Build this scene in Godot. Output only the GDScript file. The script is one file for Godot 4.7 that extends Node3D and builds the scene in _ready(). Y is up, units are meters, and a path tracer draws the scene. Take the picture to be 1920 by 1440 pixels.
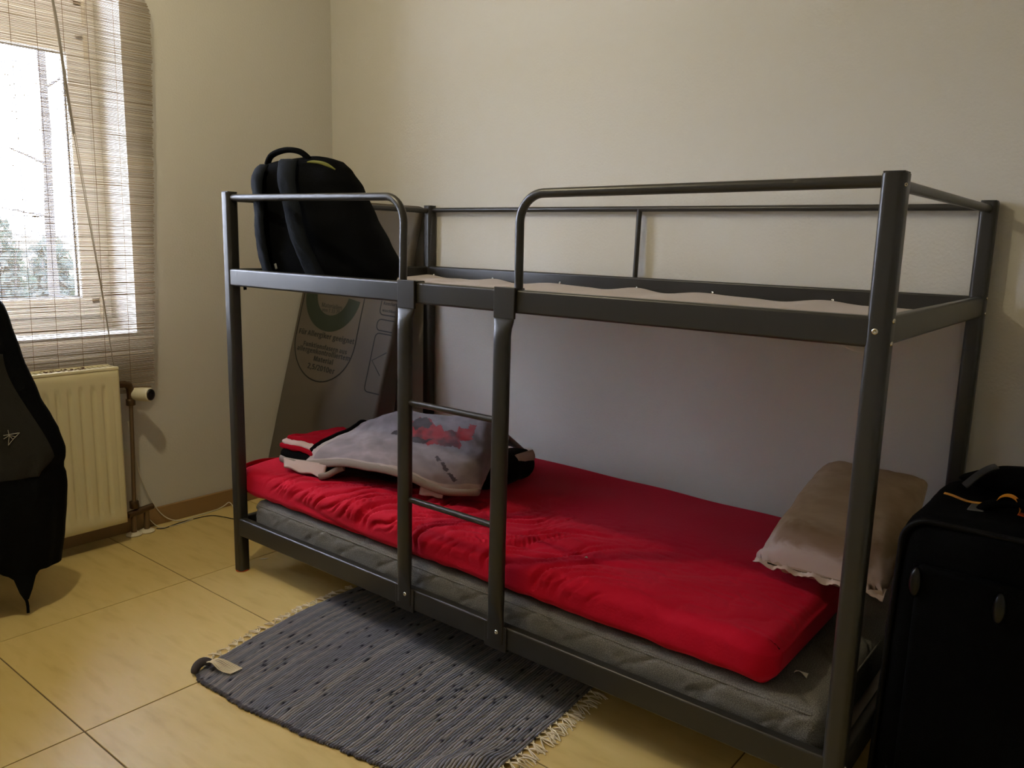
extends Node3D

# ------------------------------------------------------------------ mesh collector
class MB:
	var v := PackedVector3Array()
	var uv := PackedVector2Array()
	var col := PackedColorArray()
	var idx := PackedInt32Array()
	var c := Color.WHITE
	func p(q: Vector3, t := Vector2.ZERO) -> int:
		v.append(q); uv.append(t); col.append(c)
		return v.size() - 1
	func tri(a: int, b: int, d: int) -> void:
		idx.append(a); idx.append(b); idx.append(d)
	func quad(a: int, b: int, d: int, e: int) -> void:
		tri(a, b, d); tri(a, d, e)
	func flip_from(start: int) -> void:
		# turns a closed piece (indices from start on) outward: Godot's front faces run clockwise
		var s := 0.0
		for i in range(start, idx.size(), 3):
			s += v[idx[i]].dot(v[idx[i + 1]].cross(v[idx[i + 2]]))
		if s > 0.0:
			for i in range(start, idx.size(), 3):
				var t := idx[i + 1]
				idx[i + 1] = idx[i + 2]
				idx[i + 2] = t
	func mesh(shift: Vector3) -> ArrayMesh:
		var n := PackedVector3Array()
		n.resize(v.size())
		for i in range(0, idx.size(), 3):
			var a := idx[i]
			var b := idx[i + 1]
			var d := idx[i + 2]
			var f := (v[d] - v[a]).cross(v[b] - v[a])
			n[a] += f; n[b] += f; n[d] += f
		var w := PackedVector3Array()
		w.resize(v.size())
		for i in v.size():
			n[i] = n[i].normalized() if n[i].length_squared() > 0.0 else Vector3.UP
			w[i] = v[i] - shift
		var arr := []
		arr.resize(Mesh.ARRAY_MAX)
		arr[Mesh.ARRAY_VERTEX] = w
		arr[Mesh.ARRAY_NORMAL] = n
		arr[Mesh.ARRAY_TEX_UV] = uv
		arr[Mesh.ARRAY_COLOR] = col
		arr[Mesh.ARRAY_INDEX] = idx
		var m := ArrayMesh.new()
		m.add_surface_from_arrays(Mesh.PRIMITIVE_TRIANGLES, arr)
		return m

# ------------------------------------------------------------------ shapes
func axis_list(h: float, r: float, seg: int, step: float) -> Array:
	var a := []
	for k in seg:
		a.append(-h + r * (1.0 - tan(PI / 4.0 * (1.0 - float(k) / seg))))
	var inner := h - r
	var m: int = max(1, int(round(2.0 * inner / step))) if step > 0.0 else 1
	for k in m + 1:
		a.append(-inner + 2.0 * inner * k / m)
	for k in seg:
		a.append(h - r * (1.0 - tan(PI / 4.0 * float(k + 1) / seg)))
	return a

# rounded box, optionally with displaced, densely divided skin; disp(point, normal) -> Vector3
func rbox(mb: MB, center: Vector3, size: Vector3, r := 0.003, basis := Basis(), seg := 1, step := 0.0, disp = null) -> void:
	var h := size / 2.0
	r = min(r, min(h.x, min(h.y, h.z)) * 0.98)
	var start := mb.idx.size()
	var lists := [axis_list(h.x, r, seg, step), axis_list(h.y, r, seg, step), axis_list(h.z, r, seg, step)]
	var weld := {}
	for ax in 3:
		var ua := (ax + 1) % 3
		var va := (ax + 2) % 3
		for s in [-1.0, 1.0]:
			var U: Array = lists[ua]
			var W: Array = lists[va]
			var ids := []
			for i in U.size():
				var row := []
				for j in W.size():
					var q := Vector3.ZERO
					q[ax] = s * h[ax]; q[ua] = U[i]; q[va] = W[j]
					var inner := Vector3(clampf(q.x, -h.x + r, h.x - r), clampf(q.y, -h.y + r, h.y - r), clampf(q.z, -h.z + r, h.z - r))
					var d := (q - inner).normalized()
					var pt := inner + d * r
					var key := Vector3i((pt * 20000.0).round())
					var id: int
					if weld.has(key):
						id = weld[key]
					else:
						var o := pt
						if disp != null:
							o += disp.call(pt, d)
						id = mb.p(center + basis * o, Vector2(pt.x, pt.z))
						weld[key] = id
					row.append(id)
				ids.append(row)
			for i in U.size() - 1:
				for j in W.size() - 1:
					if s > 0:
						mb.quad(ids[i][j], ids[i][j + 1], ids[i + 1][j + 1], ids[i + 1][j])
					else:
						mb.quad(ids[i][j], ids[i + 1][j], ids[i + 1][j + 1], ids[i][j + 1])
	mb.flip_from(start)

func frame_of(t: Vector3) -> Basis:
	var up := Vector3.UP if absf(t.y) < 0.9 else Vector3.RIGHT
	var x := up.cross(t).normalized()
	return Basis(x, t.cross(x).normalized(), t)

# swept tube with rounded section; radii may vary; flat = second radius factor, along `side`
func tube(mb: MB, pts: Array, r, sides := 10, side := Vector3.ZERO, flat := 1.0) -> void:
	var start := mb.idx.size()
	var n := pts.size()
	var prev := Vector3.ZERO
	var rings := []
	var B: Basis
	for i in n:
		var t: Vector3 = (pts[min(i + 1, n - 1)] - pts[max(i - 1, 0)]).normalized()
		if i == 0:
			B = frame_of(t)
			if side != Vector3.ZERO:
				var x := (side - t * side.dot(t)).normalized()
				B = Basis(x, t.cross(x), t)
		else:
			var x2 := (B.x - t * B.x.dot(t)).normalized()
			B = Basis(x2, t.cross(x2), t)
		var rr: float = r if (r is float) else r[i]
		var ring := []
		for k in sides:
			var a := TAU * k / sides
			ring.append(mb.p(pts[i] + B.x * cos(a) * rr + B.y * sin(a) * rr * flat, Vector2(float(k) / sides, float(i))))
		rings.append(ring)
	for i in n - 1:
		for k in sides:
			var k2 := (k + 1) % sides
			mb.quad(rings[i][k], rings[i][k2], rings[i + 1][k2], rings[i + 1][k])
	for e in [0, n - 1]:
		var m := mb.p(pts[e])
		var rim := []
		for k in sides:
			rim.append(mb.p(mb.v[rings[e][k]]))
		for k in sides:
			if e == 0:
				mb.tri(m, rim[(k + 1) % sides], rim[k])
			else:
				mb.tri(m, rim[k], rim[(k + 1) % sides])
	mb.flip_from(start)

# rings: Array of Arrays of Vector3 (same count), closed round; ends capped by a fan
func loft(mb: MB, rings: Array, cap := true, smooth_caps := false) -> void:
	var start := mb.idx.size()
	var n := rings.size()
	var s: int = rings[0].size()
	var ids := []
	for i in n:
		var row := []
		for k in s:
			row.append(mb.p(rings[i][k], Vector2(float(k) / s, float(i) / (n - 1))))
		ids.append(row)
	for i in n - 1:
		for k in s:
			var k2 := (k + 1) % s
			mb.quad(ids[i][k], ids[i][k2], ids[i + 1][k2], ids[i + 1][k])
	if cap:
		for e in [0, n - 1]:
			var m := Vector3.ZERO
			for q in rings[e]:
				m += q
			var mi := mb.p(m / s)
			var rim := []
			for k in s:
				rim.append(ids[e][k] if smooth_caps else mb.p(rings[e][k]))
			for k in s:
				if e == 0:
					mb.tri(mi, rim[(k + 1) % s], rim[k])
				else:
					mb.tri(mi, rim[k], rim[(k + 1) % s])
	mb.flip_from(start)

# prof: Vector2(radius, height along the axis)
func lathe(mb: MB, prof: Array, xf: Transform3D, sides := 16) -> void:
	var rings := []
	for q in prof:
		var ring := []
		for k in sides:
			var a := TAU * k / sides
			ring.append(xf * Vector3(cos(a) * max(q.x, 0.00005), q.y, sin(a) * max(q.x, 0.00005)))
		rings.append(ring)
	loft(mb, rings)

# closed sheet of some thickness from f(u, v) -> Vector3
func sheet(mb: MB, nu: int, nv: int, f: Callable, thick := 0.003) -> void:
	var P := []
	for i in nu + 1:
		var row := []
		for j in nv + 1:
			row.append(f.call(float(i) / nu, float(j) / nv))
		P.append(row)
	var top := []
	var bot := []
	var start := mb.idx.size()
	for i in nu + 1:
		var a := []
		var b := []
		for j in nv + 1:
			var du: Vector3 = P[min(i + 1, nu)][j] - P[max(i - 1, 0)][j]
			var dv: Vector3 = P[i][min(j + 1, nv)] - P[i][max(j - 1, 0)]
			var nn := du.cross(dv).normalized() * thick * 0.5
			var t := Vector2(float(i) / nu, float(j) / nv)
			a.append(mb.p(P[i][j] + nn, t))
			b.append(mb.p(P[i][j] - nn, t))
		top.append(a); bot.append(b)
	for i in nu:
		for j in nv:
			mb.quad(top[i][j], top[i + 1][j], top[i + 1][j + 1], top[i][j + 1])
			mb.quad(bot[i][j], bot[i][j + 1], bot[i + 1][j + 1], bot[i + 1][j])
	for i in nu:
		mb.quad(top[i][0], bot[i][0], bot[i + 1][0], top[i + 1][0])
		mb.quad(top[i][nv], top[i + 1][nv], bot[i + 1][nv], bot[i][nv])
	for j in nv:
		mb.quad(top[0][j], top[0][j + 1], bot[0][j + 1], bot[0][j])
		mb.quad(top[nu][j], bot[nu][j], bot[nu][j + 1], top[nu][j + 1])
	mb.flip_from(start)

func spline(P: Array, t: float):
	var n := P.size()
	var x := clampf(t, 0.0, 1.0) * (n - 1)
	var i: int = min(int(x), n - 2)
	var f := x - i
	var a = P[max(i - 1, 0)]
	var b = P[i]
	var c = P[i + 1]
	var d = P[min(i + 2, n - 1)]
	return (b * 2.0 + (c - a) * f + (a * 2.0 - b * 5.0 + c * 4.0 - d) * (f * f) + (b * 3.0 - a - c * 3.0 + d) * (f * f * f)) * 0.5

func smooth_path(P: Array, n: int) -> Array:
	var o := []
	for k in n + 1:
		o.append(spline(P, float(k) / n))
	return o

func lookup(T: Array, y: float) -> float:   # T: Vector2(key ascending, value), linear
	if y <= T[0].x:
		return T[0].y
	for i in T.size() - 1:
		if y <= T[i + 1].x:
			return lerpf(T[i].y, T[i + 1].y, smoothstep(0.0, 1.0, (y - T[i].x) / (T[i + 1].x - T[i].x)) * 0.4 + 0.6 * (y - T[i].x) / (T[i + 1].x - T[i].x))
	return T[-1].y

# ------------------------------------------------------------------ scene objects
func thing(called: String, label: String, category: String, at := Vector3.ZERO, group := "") -> Node3D:
	var o := Node3D.new()
	o.name = called
	add_child(o, true)
	o.position = at
	o.set_meta("label", label)
	o.set_meta("category", category)
	if group:
		o.set_meta("group", group)
	return o

func origin_of(n: Node) -> Vector3:
	var s := Vector3.ZERO
	while n != self and n != null:
		s += (n as Node3D).position
		n = n.get_parent()
	return s

func part(called: String, mb: MB, m: Material, parent: Node, stuff := false) -> MeshInstance3D:
	var o := MeshInstance3D.new()
	o.name = called
	o.mesh = mb.mesh(origin_of(parent))
	o.material_override = m
	o.cast_shadow = GeometryInstance3D.SHADOW_CASTING_SETTING_ON
	parent.add_child(o, true)
	if stuff:
		o.set_meta("kind", "stuff")
	return o

func solo(called: String, label: String, category: String, mb: MB, m: Material, group := "") -> MeshInstance3D:
	var o := part(called, mb, m, self)
	o.set_meta("label", label)
	o.set_meta("category", category)
	if group:
		o.set_meta("group", group)
	return o

func struct(called: String, mb: MB, m: Material) -> MeshInstance3D:
	var o := part(called, mb, m, self)
	o.set_meta("kind", "structure")
	return o

# ------------------------------------------------------------------ materials
func mat(c: Color, rough := 0.7, metal := 0.0, spec := 0.5) -> StandardMaterial3D:
	var m := StandardMaterial3D.new()
	m.albedo_color = c
	m.roughness = rough
	m.metallic = metal
	m.metallic_specular = spec
	m.cull_mode = BaseMaterial3D.CULL_DISABLED
	return m

func noise_tex(freq: float, sd: int, as_normal := false, strength := 4.0, ramp: Gradient = null, size := 512, oct := 4, type := FastNoiseLite.TYPE_SIMPLEX_SMOOTH) -> NoiseTexture2D:
	var f := FastNoiseLite.new()
	f.noise_type = type
	f.frequency = freq
	f.seed = sd
	f.fractal_octaves = oct
	var t := NoiseTexture2D.new()
	t.width = size
	t.height = size
	t.seamless = true
	t.noise = f
	t.as_normal_map = as_normal
	t.bump_strength = strength
	if ramp:
		t.color_ramp = ramp
	return t

func ramp2(a: Color, b: Color, lo := 0.0, hi := 1.0) -> Gradient:
	var g := Gradient.new()
	g.offsets = PackedFloat32Array([lo, hi])
	g.colors = PackedColorArray([a, b])
	return g

func tri(m: StandardMaterial3D, s: Vector3) -> StandardMaterial3D:
	m.uv1_triplanar = true
	m.uv1_world_triplanar = true
	m.uv1_scale = s
	return m

func bumpy(m: StandardMaterial3D, t: Texture2D, scale := 1.0) -> StandardMaterial3D:
	m.normal_enabled = true
	m.normal_texture = t
	m.normal_scale = scale
	return m

var M := {}
const X0 := 0.6565
const X1 := 2.692
const Z0 := 0.0245
const Z1 := 0.9525
const HT := 1.305
const LAMP := Vector3(1.12, 2.32, 1.76)
const ROOM := Vector3(3.9, 2.72, 3.9)

func _ready() -> void:
	camera_and_light()
	materials()
	room()
	window()
	outdoors()
	bed()
	bed_mattress()
	red_mattress()
	foam_roll()
	rug()
	suitcase()
	radiator()
	blind()
	jacket()
	backpack()
	blanket()
	pillow()
	cables()
	scraps()

func camera_and_light() -> void:
	var cam := Camera3D.new()
	cam.name = "camera"
	add_child(cam)
	cam.transform = Transform3D(Basis(Vector3(0.77780681, 0.02525039, -0.627996), Vector3(-0.12959077, 0.98416523, -0.12093395), Vector3(0.6149982, 0.17544574, 0.76876264)), Vector3(3.0757, 1.1746, 2.4731))
	cam.fov = rad_to_deg(2.0 * atan(720.0 / 1511.99))
	cam.near = 0.05
	cam.current = true
	var env := Environment.new()
	var sky_mat := ProceduralSkyMaterial.new()
	sky_mat.sky_top_color = Color(0.85, 0.89, 0.99)
	sky_mat.sky_horizon_color = Color(0.87, 0.91, 1.0)
	sky_mat.ground_horizon_color = Color(0.80, 0.83, 0.84)
	sky_mat.ground_bottom_color = Color(0.55, 0.57, 0.56)
	sky_mat.sky_energy_multiplier = 6.0
	sky_mat.ground_energy_multiplier = 3.0
	sky_mat.sun_angle_max = 0.0
	var sky := Sky.new()
	sky.sky_material = sky_mat
	env.background_mode = Environment.BG_SKY
	env.sky = sky
	env.background_energy_multiplier = 1.0
	env.tonemap_mode = Environment.TONE_MAPPER_LINEAR
	env.tonemap_exposure = 1.0
	env.sdfgi_enabled = true
	env.ssao_enabled = true
	env.ssil_enabled = true
	var we := WorldEnvironment.new()
	we.name = "environment"
	we.environment = env
	add_child(we)
	# the ceiling lamp: a bare warm bulb on a cord, above the frame
	var lamp := thing("pendant_lamp", "bare warm light bulb hanging on a white cord from the ceiling", "lamp", Vector3(LAMP.x, ROOM.y, LAMP.z))
	var bulb_m := mat(Color(1, 0.9, 0.75), 0.4)
	bulb_m.emission_enabled = true
	bulb_m.emission = Color(1.0, 0.96, 0.84)
	bulb_m.emission_energy_multiplier = 6.0
	var b := MB.new()
	lathe(b, [Vector2(0, -0.045), Vector2(0.02, -0.041), Vector2(0.034, -0.026), Vector2(0.04, 0.0), Vector2(0.035, 0.022), Vector2(0.02, 0.045), Vector2(0.014, 0.06), Vector2(0, 0.06)], Transform3D(Basis(), LAMP), 20)
	part("bulb", b, bulb_m, lamp)
	var s := MB.new()
	lathe(s, [Vector2(0, 0.055), Vector2(0.02, 0.055), Vector2(0.022, 0.10), Vector2(0.012, 0.115), Vector2(0, 0.115)], Transform3D(Basis(), LAMP), 16)
	part("socket", s, mat(Color(0.9, 0.9, 0.88), 0.4), lamp)
	var c := MB.new()
	tube(c, [LAMP + Vector3(0, 0.11, 0), Vector3(LAMP.x, ROOM.y, LAMP.z)], 0.004, 8)
	part("cord", c, mat(Color(0.9, 0.9, 0.88), 0.5), lamp)
	var l := OmniLight3D.new()
	l.name = "bulb_light"
	l.position = LAMP - lamp.position
	l.light_color = Color(1.0, 0.95, 0.80)
	l.light_energy = 0.92
	l.light_size = 0.035
	l.omni_range = 12.0
	l.omni_attenuation = 2.0
	l.shadow_enabled = true
	lamp.add_child(l)

func materials() -> void:
	var wall_n := noise_tex(0.045, 3, true, 5.0, null, 512, 4)
	M.wall = bumpy(tri(mat(Color(0.77, 0.755, 0.715), 0.92, 0, 0.25), Vector3(3.6, 3.6, 3.6)), wall_n, 0.2)
	M.ceiling = mat(Color(0.86, 0.84, 0.80), 0.95, 0, 0.2)
	M.frame = mat(Color(0.90, 0.89, 0.86), 0.35)
	M.base = mat(Color(0.56, 0.44, 0.27), 0.5)
	M.grout = mat(Color(0.40, 0.33, 0.21), 0.8)
	M.tiles = []
	for k in 4:
		var t := 1.0 + 0.012 * (k - 1.5)
		var g := Gradient.new()
		g.offsets = PackedFloat32Array([0.0, 0.35, 0.7, 1.0])
		g.colors = PackedColorArray([Color(0.76 * t, 0.655 * t, 0.405 * t), Color(0.81 * t, 0.71 * t, 0.455 * t), Color(0.825 * t, 0.725 * t, 0.475 * t), Color(0.785 * t, 0.68 * t, 0.425 * t)])
		var m := mat(Color.WHITE, 0.42, 0, 0.5)
		m.albedo_texture = noise_tex(0.012, 20 + k, false, 1.0, g, 512, 5)
		tri(m, Vector3(0.55, 1.0, 2.4))
		m.uv1_offset = Vector3(0.31 * k, 0, 0.17 * k)
		M.tiles.append(m)
	M.steel = mat(Color(0.19, 0.182, 0.165), 0.33, 0.3, 0.5)
	M.chrome = mat(Color(0.8, 0.8, 0.78), 0.22, 1.0)
	M.red = bumpy(tri(mat(Color(0.70, 0.025, 0.14), 0.8, 0, 0.25), Vector3(7, 7, 7)), noise_tex(0.06, 5, true, 3.0, null, 256, 3), 0.25)
	M.red.rim_enabled = true
	M.red.rim = 0.25
	var gg := Gradient.new()
	gg.offsets = PackedFloat32Array([0.25, 0.5, 0.75])
	gg.colors = PackedColorArray([Color(0.31, 0.305, 0.29), Color(0.41, 0.40, 0.38), Color(0.52, 0.51, 0.485)])
	M.grey = mat(Color.WHITE, 0.95, 0, 0.2)
	M.grey.albedo_texture = noise_tex(0.09, 7, false, 1, gg, 512, 4)
	bumpy(tri(M.grey, Vector3(7, 7, 7)), noise_tex(0.15, 8, true, 3.0, null, 512, 3), 0.3)
	M.fabric = bumpy(tri(mat(Color(0.74, 0.70, 0.68), 0.9, 0, 0.2), Vector3(6, 6, 6)), noise_tex(0.1, 9, true, 3.0, null, 256, 2), 0.3)
	M.black = mat(Color(0.035, 0.037, 0.042), 0.75, 0, 0.3)
	M.black_soft = bumpy(tri(mat(Color(0.02, 0.0215, 0.024), 0.8, 0, 0.14), Vector3(9, 9, 9)), noise_tex(0.12, 10, true, 4.0, null, 256, 2), 0.4)
	M.white = mat(Color(0.86, 0.85, 0.80), 0.45)
	M.cord = mat(Color(0.80, 0.77, 0.70), 0.6)

# ------------------------------------------------------------------ the room
func room() -> void:
	var T := 0.6155
	var jx := 0.5991
	var jz := 1.1221
	var b := MB.new()
	rbox(b, Vector3(ROOM.x / 2, -0.032, ROOM.z / 2), Vector3(ROOM.x + 0.5, 0.06, ROOM.z + 0.5), 0.001)
	var floor_n := struct("floor", b, M.grout)
	var rng := RandomNumberGenerator.new()
	rng.seed = 11
	var i0 := -1
	for i in range(i0, 6):
		for j in range(-2, 5):
			var lo := Vector2(jx + T * i + 0.0018, jz + T * j + 0.0018)
			var hi := lo + Vector2(T - 0.0036, T - 0.0036)
			lo = lo.max(Vector2(0.0, 0.0))
			hi = hi.min(Vector2(ROOM.x, ROOM.z))
			if hi.x - lo.x < 0.01 or hi.y - lo.y < 0.01:
				continue
			var t := MB.new()
			rbox(t, Vector3((lo.x + hi.x) / 2, -0.005, (lo.y + hi.y) / 2), Vector3(hi.x - lo.x, 0.01, hi.y - lo.y), 0.0012)
			part("tile", t, M.tiles[rng.randi() % 4], floor_n)
	b = MB.new()
	rbox(b, Vector3(ROOM.x / 2, ROOM.y / 2, -0.1), Vector3(ROOM.x + 0.4, ROOM.y + 0.2, 0.2), 0.001)
	struct("wall_back", b, M.wall)
	b = MB.new()
	rbox(b, Vector3(ROOM.x + 0.1, ROOM.y / 2, ROOM.z / 2), Vector3(0.2, ROOM.y + 0.2, ROOM.z + 0.4), 0.001)
	struct("wall_right", b, M.wall)
	b = MB.new()
	rbox(b, Vector3(ROOM.x / 2, ROOM.y / 2, ROOM.z + 0.1), Vector3(ROOM.x + 0.4, ROOM.y + 0.2, 0.2), 0.001)
	struct("wall_front", b, M.wall)
	b = MB.new()
	rbox(b, Vector3(ROOM.x / 2, ROOM.y + 0.1, ROOM.z / 2), Vector3(ROOM.x + 0.8, 0.2, ROOM.z + 0.4), 0.001)
	struct("ceiling", b, M.ceiling)
	# window wall with its opening: z 0.96 .. 2.36, y 0.787 .. 2.50
	b = MB.new()
	var D := 0.34
	var Y := [-0.1, 0.787, 2.50, ROOM.y + 0.1]
	var Z := [-0.2, 0.96, 2.36, ROOM.z + 0.2]
	for x in [0.0, -D]:
		var g := []
		for yy in Y:
			for zz in Z:
				g.append(b.p(Vector3(x, yy, zz)))
		for iy in 3:
			for iz in 3:
				if iy == 1 and iz == 1:
					continue
				var a0: int = g[iy * 4 + iz]
				var a1: int = g[iy * 4 + iz + 1]
				var a2: int = g[iy * 4 + iz + 5]
				var a3: int = g[iy * 4 + iz + 4]
				if x == 0.0:
					b.quad(a0, a1, a2, a3)
				else:
					b.quad(a0, a3, a2, a1)
	# reveals (facing into the opening) and the wall's outer rim
	for q in [[1, 2, 1, 2, true], [0, 3, 0, 3, false]]:
		var yl: float = Y[q[0]]
		var yh: float = Y[q[1]]
		var zl: float = Z[q[2]]
		var zh: float = Z[q[3]]
		var c := [Vector2(yl, zl), Vector2(yl, zh), Vector2(yh, zh), Vector2(yh, zl)]
		for k in 4:
			var c0: Vector2 = c[k]
			var c1: Vector2 = c[(k + 1) % 4]
			var p0 := b.p(Vector3(0, c0.x, c0.y))
			var p1 := b.p(Vector3(-D, c0.x, c0.y))
			var p2 := b.p(Vector3(-D, c1.x, c1.y))
			var p3 := b.p(Vector3(0, c1.x, c1.y))
			if q[4]:
				b.quad(p0, p3, p2, p1)
			else:
				b.quad(p0, p1, p2, p3)
	b.flip_from(0)
	struct("wall_left", b, M.wall)
	b = MB.new()
	rbox(b, Vector3(0.0075, 0.036, ROOM.z / 2), Vector3(0.015, 0.072, ROOM.z), 0.003)
	struct("baseboard_left", b, M.base)
	b = MB.new()
	rbox(b, Vector3(ROOM.x / 2 + 0.008, 0.036, 0.0008), Vector3(ROOM.x - 0.016, 0.072, 0.0016), 0.0005)
	struct("baseboard_back", b, M.base)

func window() -> void:
	# two sashes under two top lights, set back in the opening
	var b := MB.new()
	var xo := -0.235
	for z in [0.979, 2.341]:
		rbox(b, Vector3(xo, 1.645, z), Vector3(0.07, 1.71, 0.042), 0.004)
	for y in [0.815, 1.905, 2.478]:
		rbox(b, Vector3(xo, y, 1.66), Vector3(0.069, 0.05, 1.36), 0.004)
	rbox(b, Vector3(xo, 1.645, 1.66), Vector3(0.068, 1.69, 0.06), 0.004)
	var w := struct("window_1", b, M.frame)
	var glass := mat(Color(0.95, 0.98, 1.0, 0.04), 0.02)
	glass.transparency = BaseMaterial3D.TRANSPARENCY_ALPHA
	var gasket := mat(Color(0.12, 0.12, 0.12), 0.7)
	for zz in [[1.002, 1.645], [1.675, 2.318]]:
		for yy in [[0.842, 1.888], [1.926, 2.452]]:
			var s := MB.new()
			var zl: float = zz[0]
			var zh: float = zz[1]
			var yl: float = yy[0]
			var yh: float = yy[1]
			var k := 0.072
			for z in [zl + k / 2, zh - k / 2]:
				rbox(s, Vector3(-0.22, (yl + yh) / 2, z), Vector3(0.062, yh - yl, k), 0.006, Basis(), 2)
			for y in [yl + k / 2, yh - k / 2]:
				rbox(s, Vector3(-0.2205, y, (zl + zh) / 2), Vector3(0.061, k, zh - zl - 0.01), 0.006, Basis(), 2)
			var sash := part("sash", s, M.frame, w)
			var g := MB.new()
			rbox(g, Vector3(-0.222, (yl + yh) / 2, (zl + zh) / 2), Vector3(0.004, yh - yl - 2 * k + 0.01, zh - zl - 2 * k + 0.01), 0.001)
			part("pane", g, glass, sash)
			var q := MB.new()
			for z in [zl + k + 0.002, zh - k - 0.002]:
				rbox(q, Vector3(-0.217, (yl + yh) / 2, z), Vector3(0.008, yh - yl - 2 * k, 0.005), 0.001)
			for y in [yl + k + 0.002, yh - k - 0.002]:
				rbox(q, Vector3(-0.217, y, (zl + zh) / 2), Vector3(0.008, 0.005, zh - zl - 2 * k), 0.001)
			part("gasket", q, gasket, sash)
	var hm := mat(Color(0.78, 0.74, 0.66), 0.4)
	for y in [0.868, 1.845, 1.965]:
		var h := MB.new()
		tube(h, [Vector3(-0.186, y - 0.045, 1.003), Vector3(-0.186, y + 0.045, 1.003)], 0.008, 10)
		rbox(h, Vector3(-0.192, y + 0.03, 1.02), Vector3(0.006, 0.02, 0.035), 0.001)
		part("hinge", h, hm, w)
	b = MB.new()
	rbox(b, Vector3(-0.10, 0.782, 1.66), Vector3(0.20, 0.012, 1.398), 0.003)
	struct("trim_1", b, M.frame)

func outdoors() -> void:
	var b := MB.new()
	rbox(b, Vector3(-9.5, -2.55, 0), Vector3(17, 0.1, 30), 0.01)
	struct("ground", b, mat(Color(0.55, 0.55, 0.52), 0.95))
	var bark := mat(Color(0.22, 0.21, 0.205), 0.95)
	var leaf := mat(Color(0.15, 0.19, 0.185), 0.8)
	leaf.backlight_enabled = true
	leaf.backlight = Color(0.2, 0.25, 0.2)
	var rng := RandomNumberGenerator.new()
	rng.seed = 5
	var tr := thing("slender_tree", "thin bare tree trunk standing outside behind the window pane", "tree", Vector3(-5, -2.5, -0.76))
	b = MB.new()
	var pts := []
	var rad := []
	for k in 24:
		var t := k / 23.0
		pts.append(Vector3(-5 + 0.02 * sin(t * 9.0), -2.5 + 6.6 * t, -0.76 + 0.015 * sin(t * 14.0 + 1.0)))
		rad.append(lerpf(0.062, 0.025, t) * (1.0 + 0.12 * sin(t * 57.0)))
	tube(b, pts, rad, 10)
	part("trunk", b, bark, tr)
	for q in [[1.75, 0.32, 0.12], [1.28, 0.4, 0.06], [2.4, -0.35, 0.2], [2.9, 0.4, 0.3], [3.2, -0.4, 0.35]]:
		b = MB.new()
		tube(b, [Vector3(-5, q[0], -0.76), Vector3(-5.05, q[0] + q[2] * 0.6, -0.76 + q[1] * 0.5), Vector3(-5.0, q[0] + q[2], -0.76 + q[1])], [0.014, 0.009, 0.004], 6)
		part("branch", b, bark, tr)
	var spots := [[-6.4, -0.72, 1.34, 0.36, "tall leafy shrub outside the window, left of the thin trunk"], [-7.3, -1.62, 1.12, 0.3, "low leafy shrub outside the window, right of the thin trunk"], [-9.0, -1.5, 0.62, 0.6, "wide low leafy shrub outside the window, farthest back behind the trunk"]]
	for s in spots:
		var bush := thing("leafy_shrub", s[4], "shrub", Vector3(s[0], -2.5, s[1]), "shrubs outside the window")
		var st := MB.new()
		var lf := MB.new()
		for k in 9:
			var a := TAU * k / 9.0
			tube(st, [Vector3(s[0], -2.5, s[1]), Vector3(s[0] + cos(a) * s[3] * 0.4, s[2] - 1.6, s[1] + sin(a) * s[3] * 0.4), Vector3(s[0] + cos(a) * s[3] * 0.7, s[2] - 0.3, s[1] + sin(a) * s[3] * 0.7)], [0.03, 0.02, 0.006], 5)
		for k in 5200:
			var d := Vector3(rng.randfn(), rng.randfn() * 1.0, rng.randfn()).normalized() * pow(rng.randf(), 0.4)
			var c := Vector3(s[0] + d.x * s[3], (s[2] - 2.3) / 2.0 + d.y * (s[2] + 2.3) / 2.0 * 0.98, s[1] + d.z * s[3])
			c += Vector3(rng.randfn(), rng.randfn(), rng.randfn()) * 0.05
			var u := Vector3(rng.randfn(), rng.randfn(), rng.randfn()).normalized()
			var w := u.cross(Vector3(rng.randfn(), rng.randfn(), rng.randfn())).normalized()
			var L := rng.randf_range(0.05, 0.1)
			var i0 := lf.p(c - u * L)
			var i1 := lf.p(c + w * L * 0.45)
			var i2 := lf.p(c + u * L)
			var i3 := lf.p(c - w * L * 0.45)
			lf.quad(i0, i1, i2, i3)
		part("stems", st, bark, bush)
		part("foliage", lf, leaf, bush, true)

# ------------------------------------------------------------------ bunk bed
func rounded_rect(hx: float, hz: float, r: float, seg := 3) -> Array:
	var o := []
	for c in 4:
		var cx: float = (hx - r) * [1, -1, -1, 1][c]
		var cz: float = (hz - r) * [1, 1, -1, -1][c]
		for k in seg + 1:
			var a := PI / 2 * (c + float(k) / seg)
			o.append(Vector2(cx + cos(a) * r, cz + sin(a) * r))
	return o

func bolt(at: Vector3, dir: Vector3, parent: Node, r := 0.0058) -> void:
	var b := MB.new()
	var y := dir.normalized()
	var x := y.cross(Vector3(0.3, 0.9, 0.31)).normalized()
	lathe(b, [Vector2(0, -0.002), Vector2(r, -0.002), Vector2(r, 0.0012), Vector2(r * 0.8, 0.0032), Vector2(r * 0.45, 0.0036), Vector2(r * 0.4, 0.0018), Vector2(0, 0.0018)], Transform3D(Basis(x, y, x.cross(y)), at), 14)
	part("bolt", b, M.chrome, parent)

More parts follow.
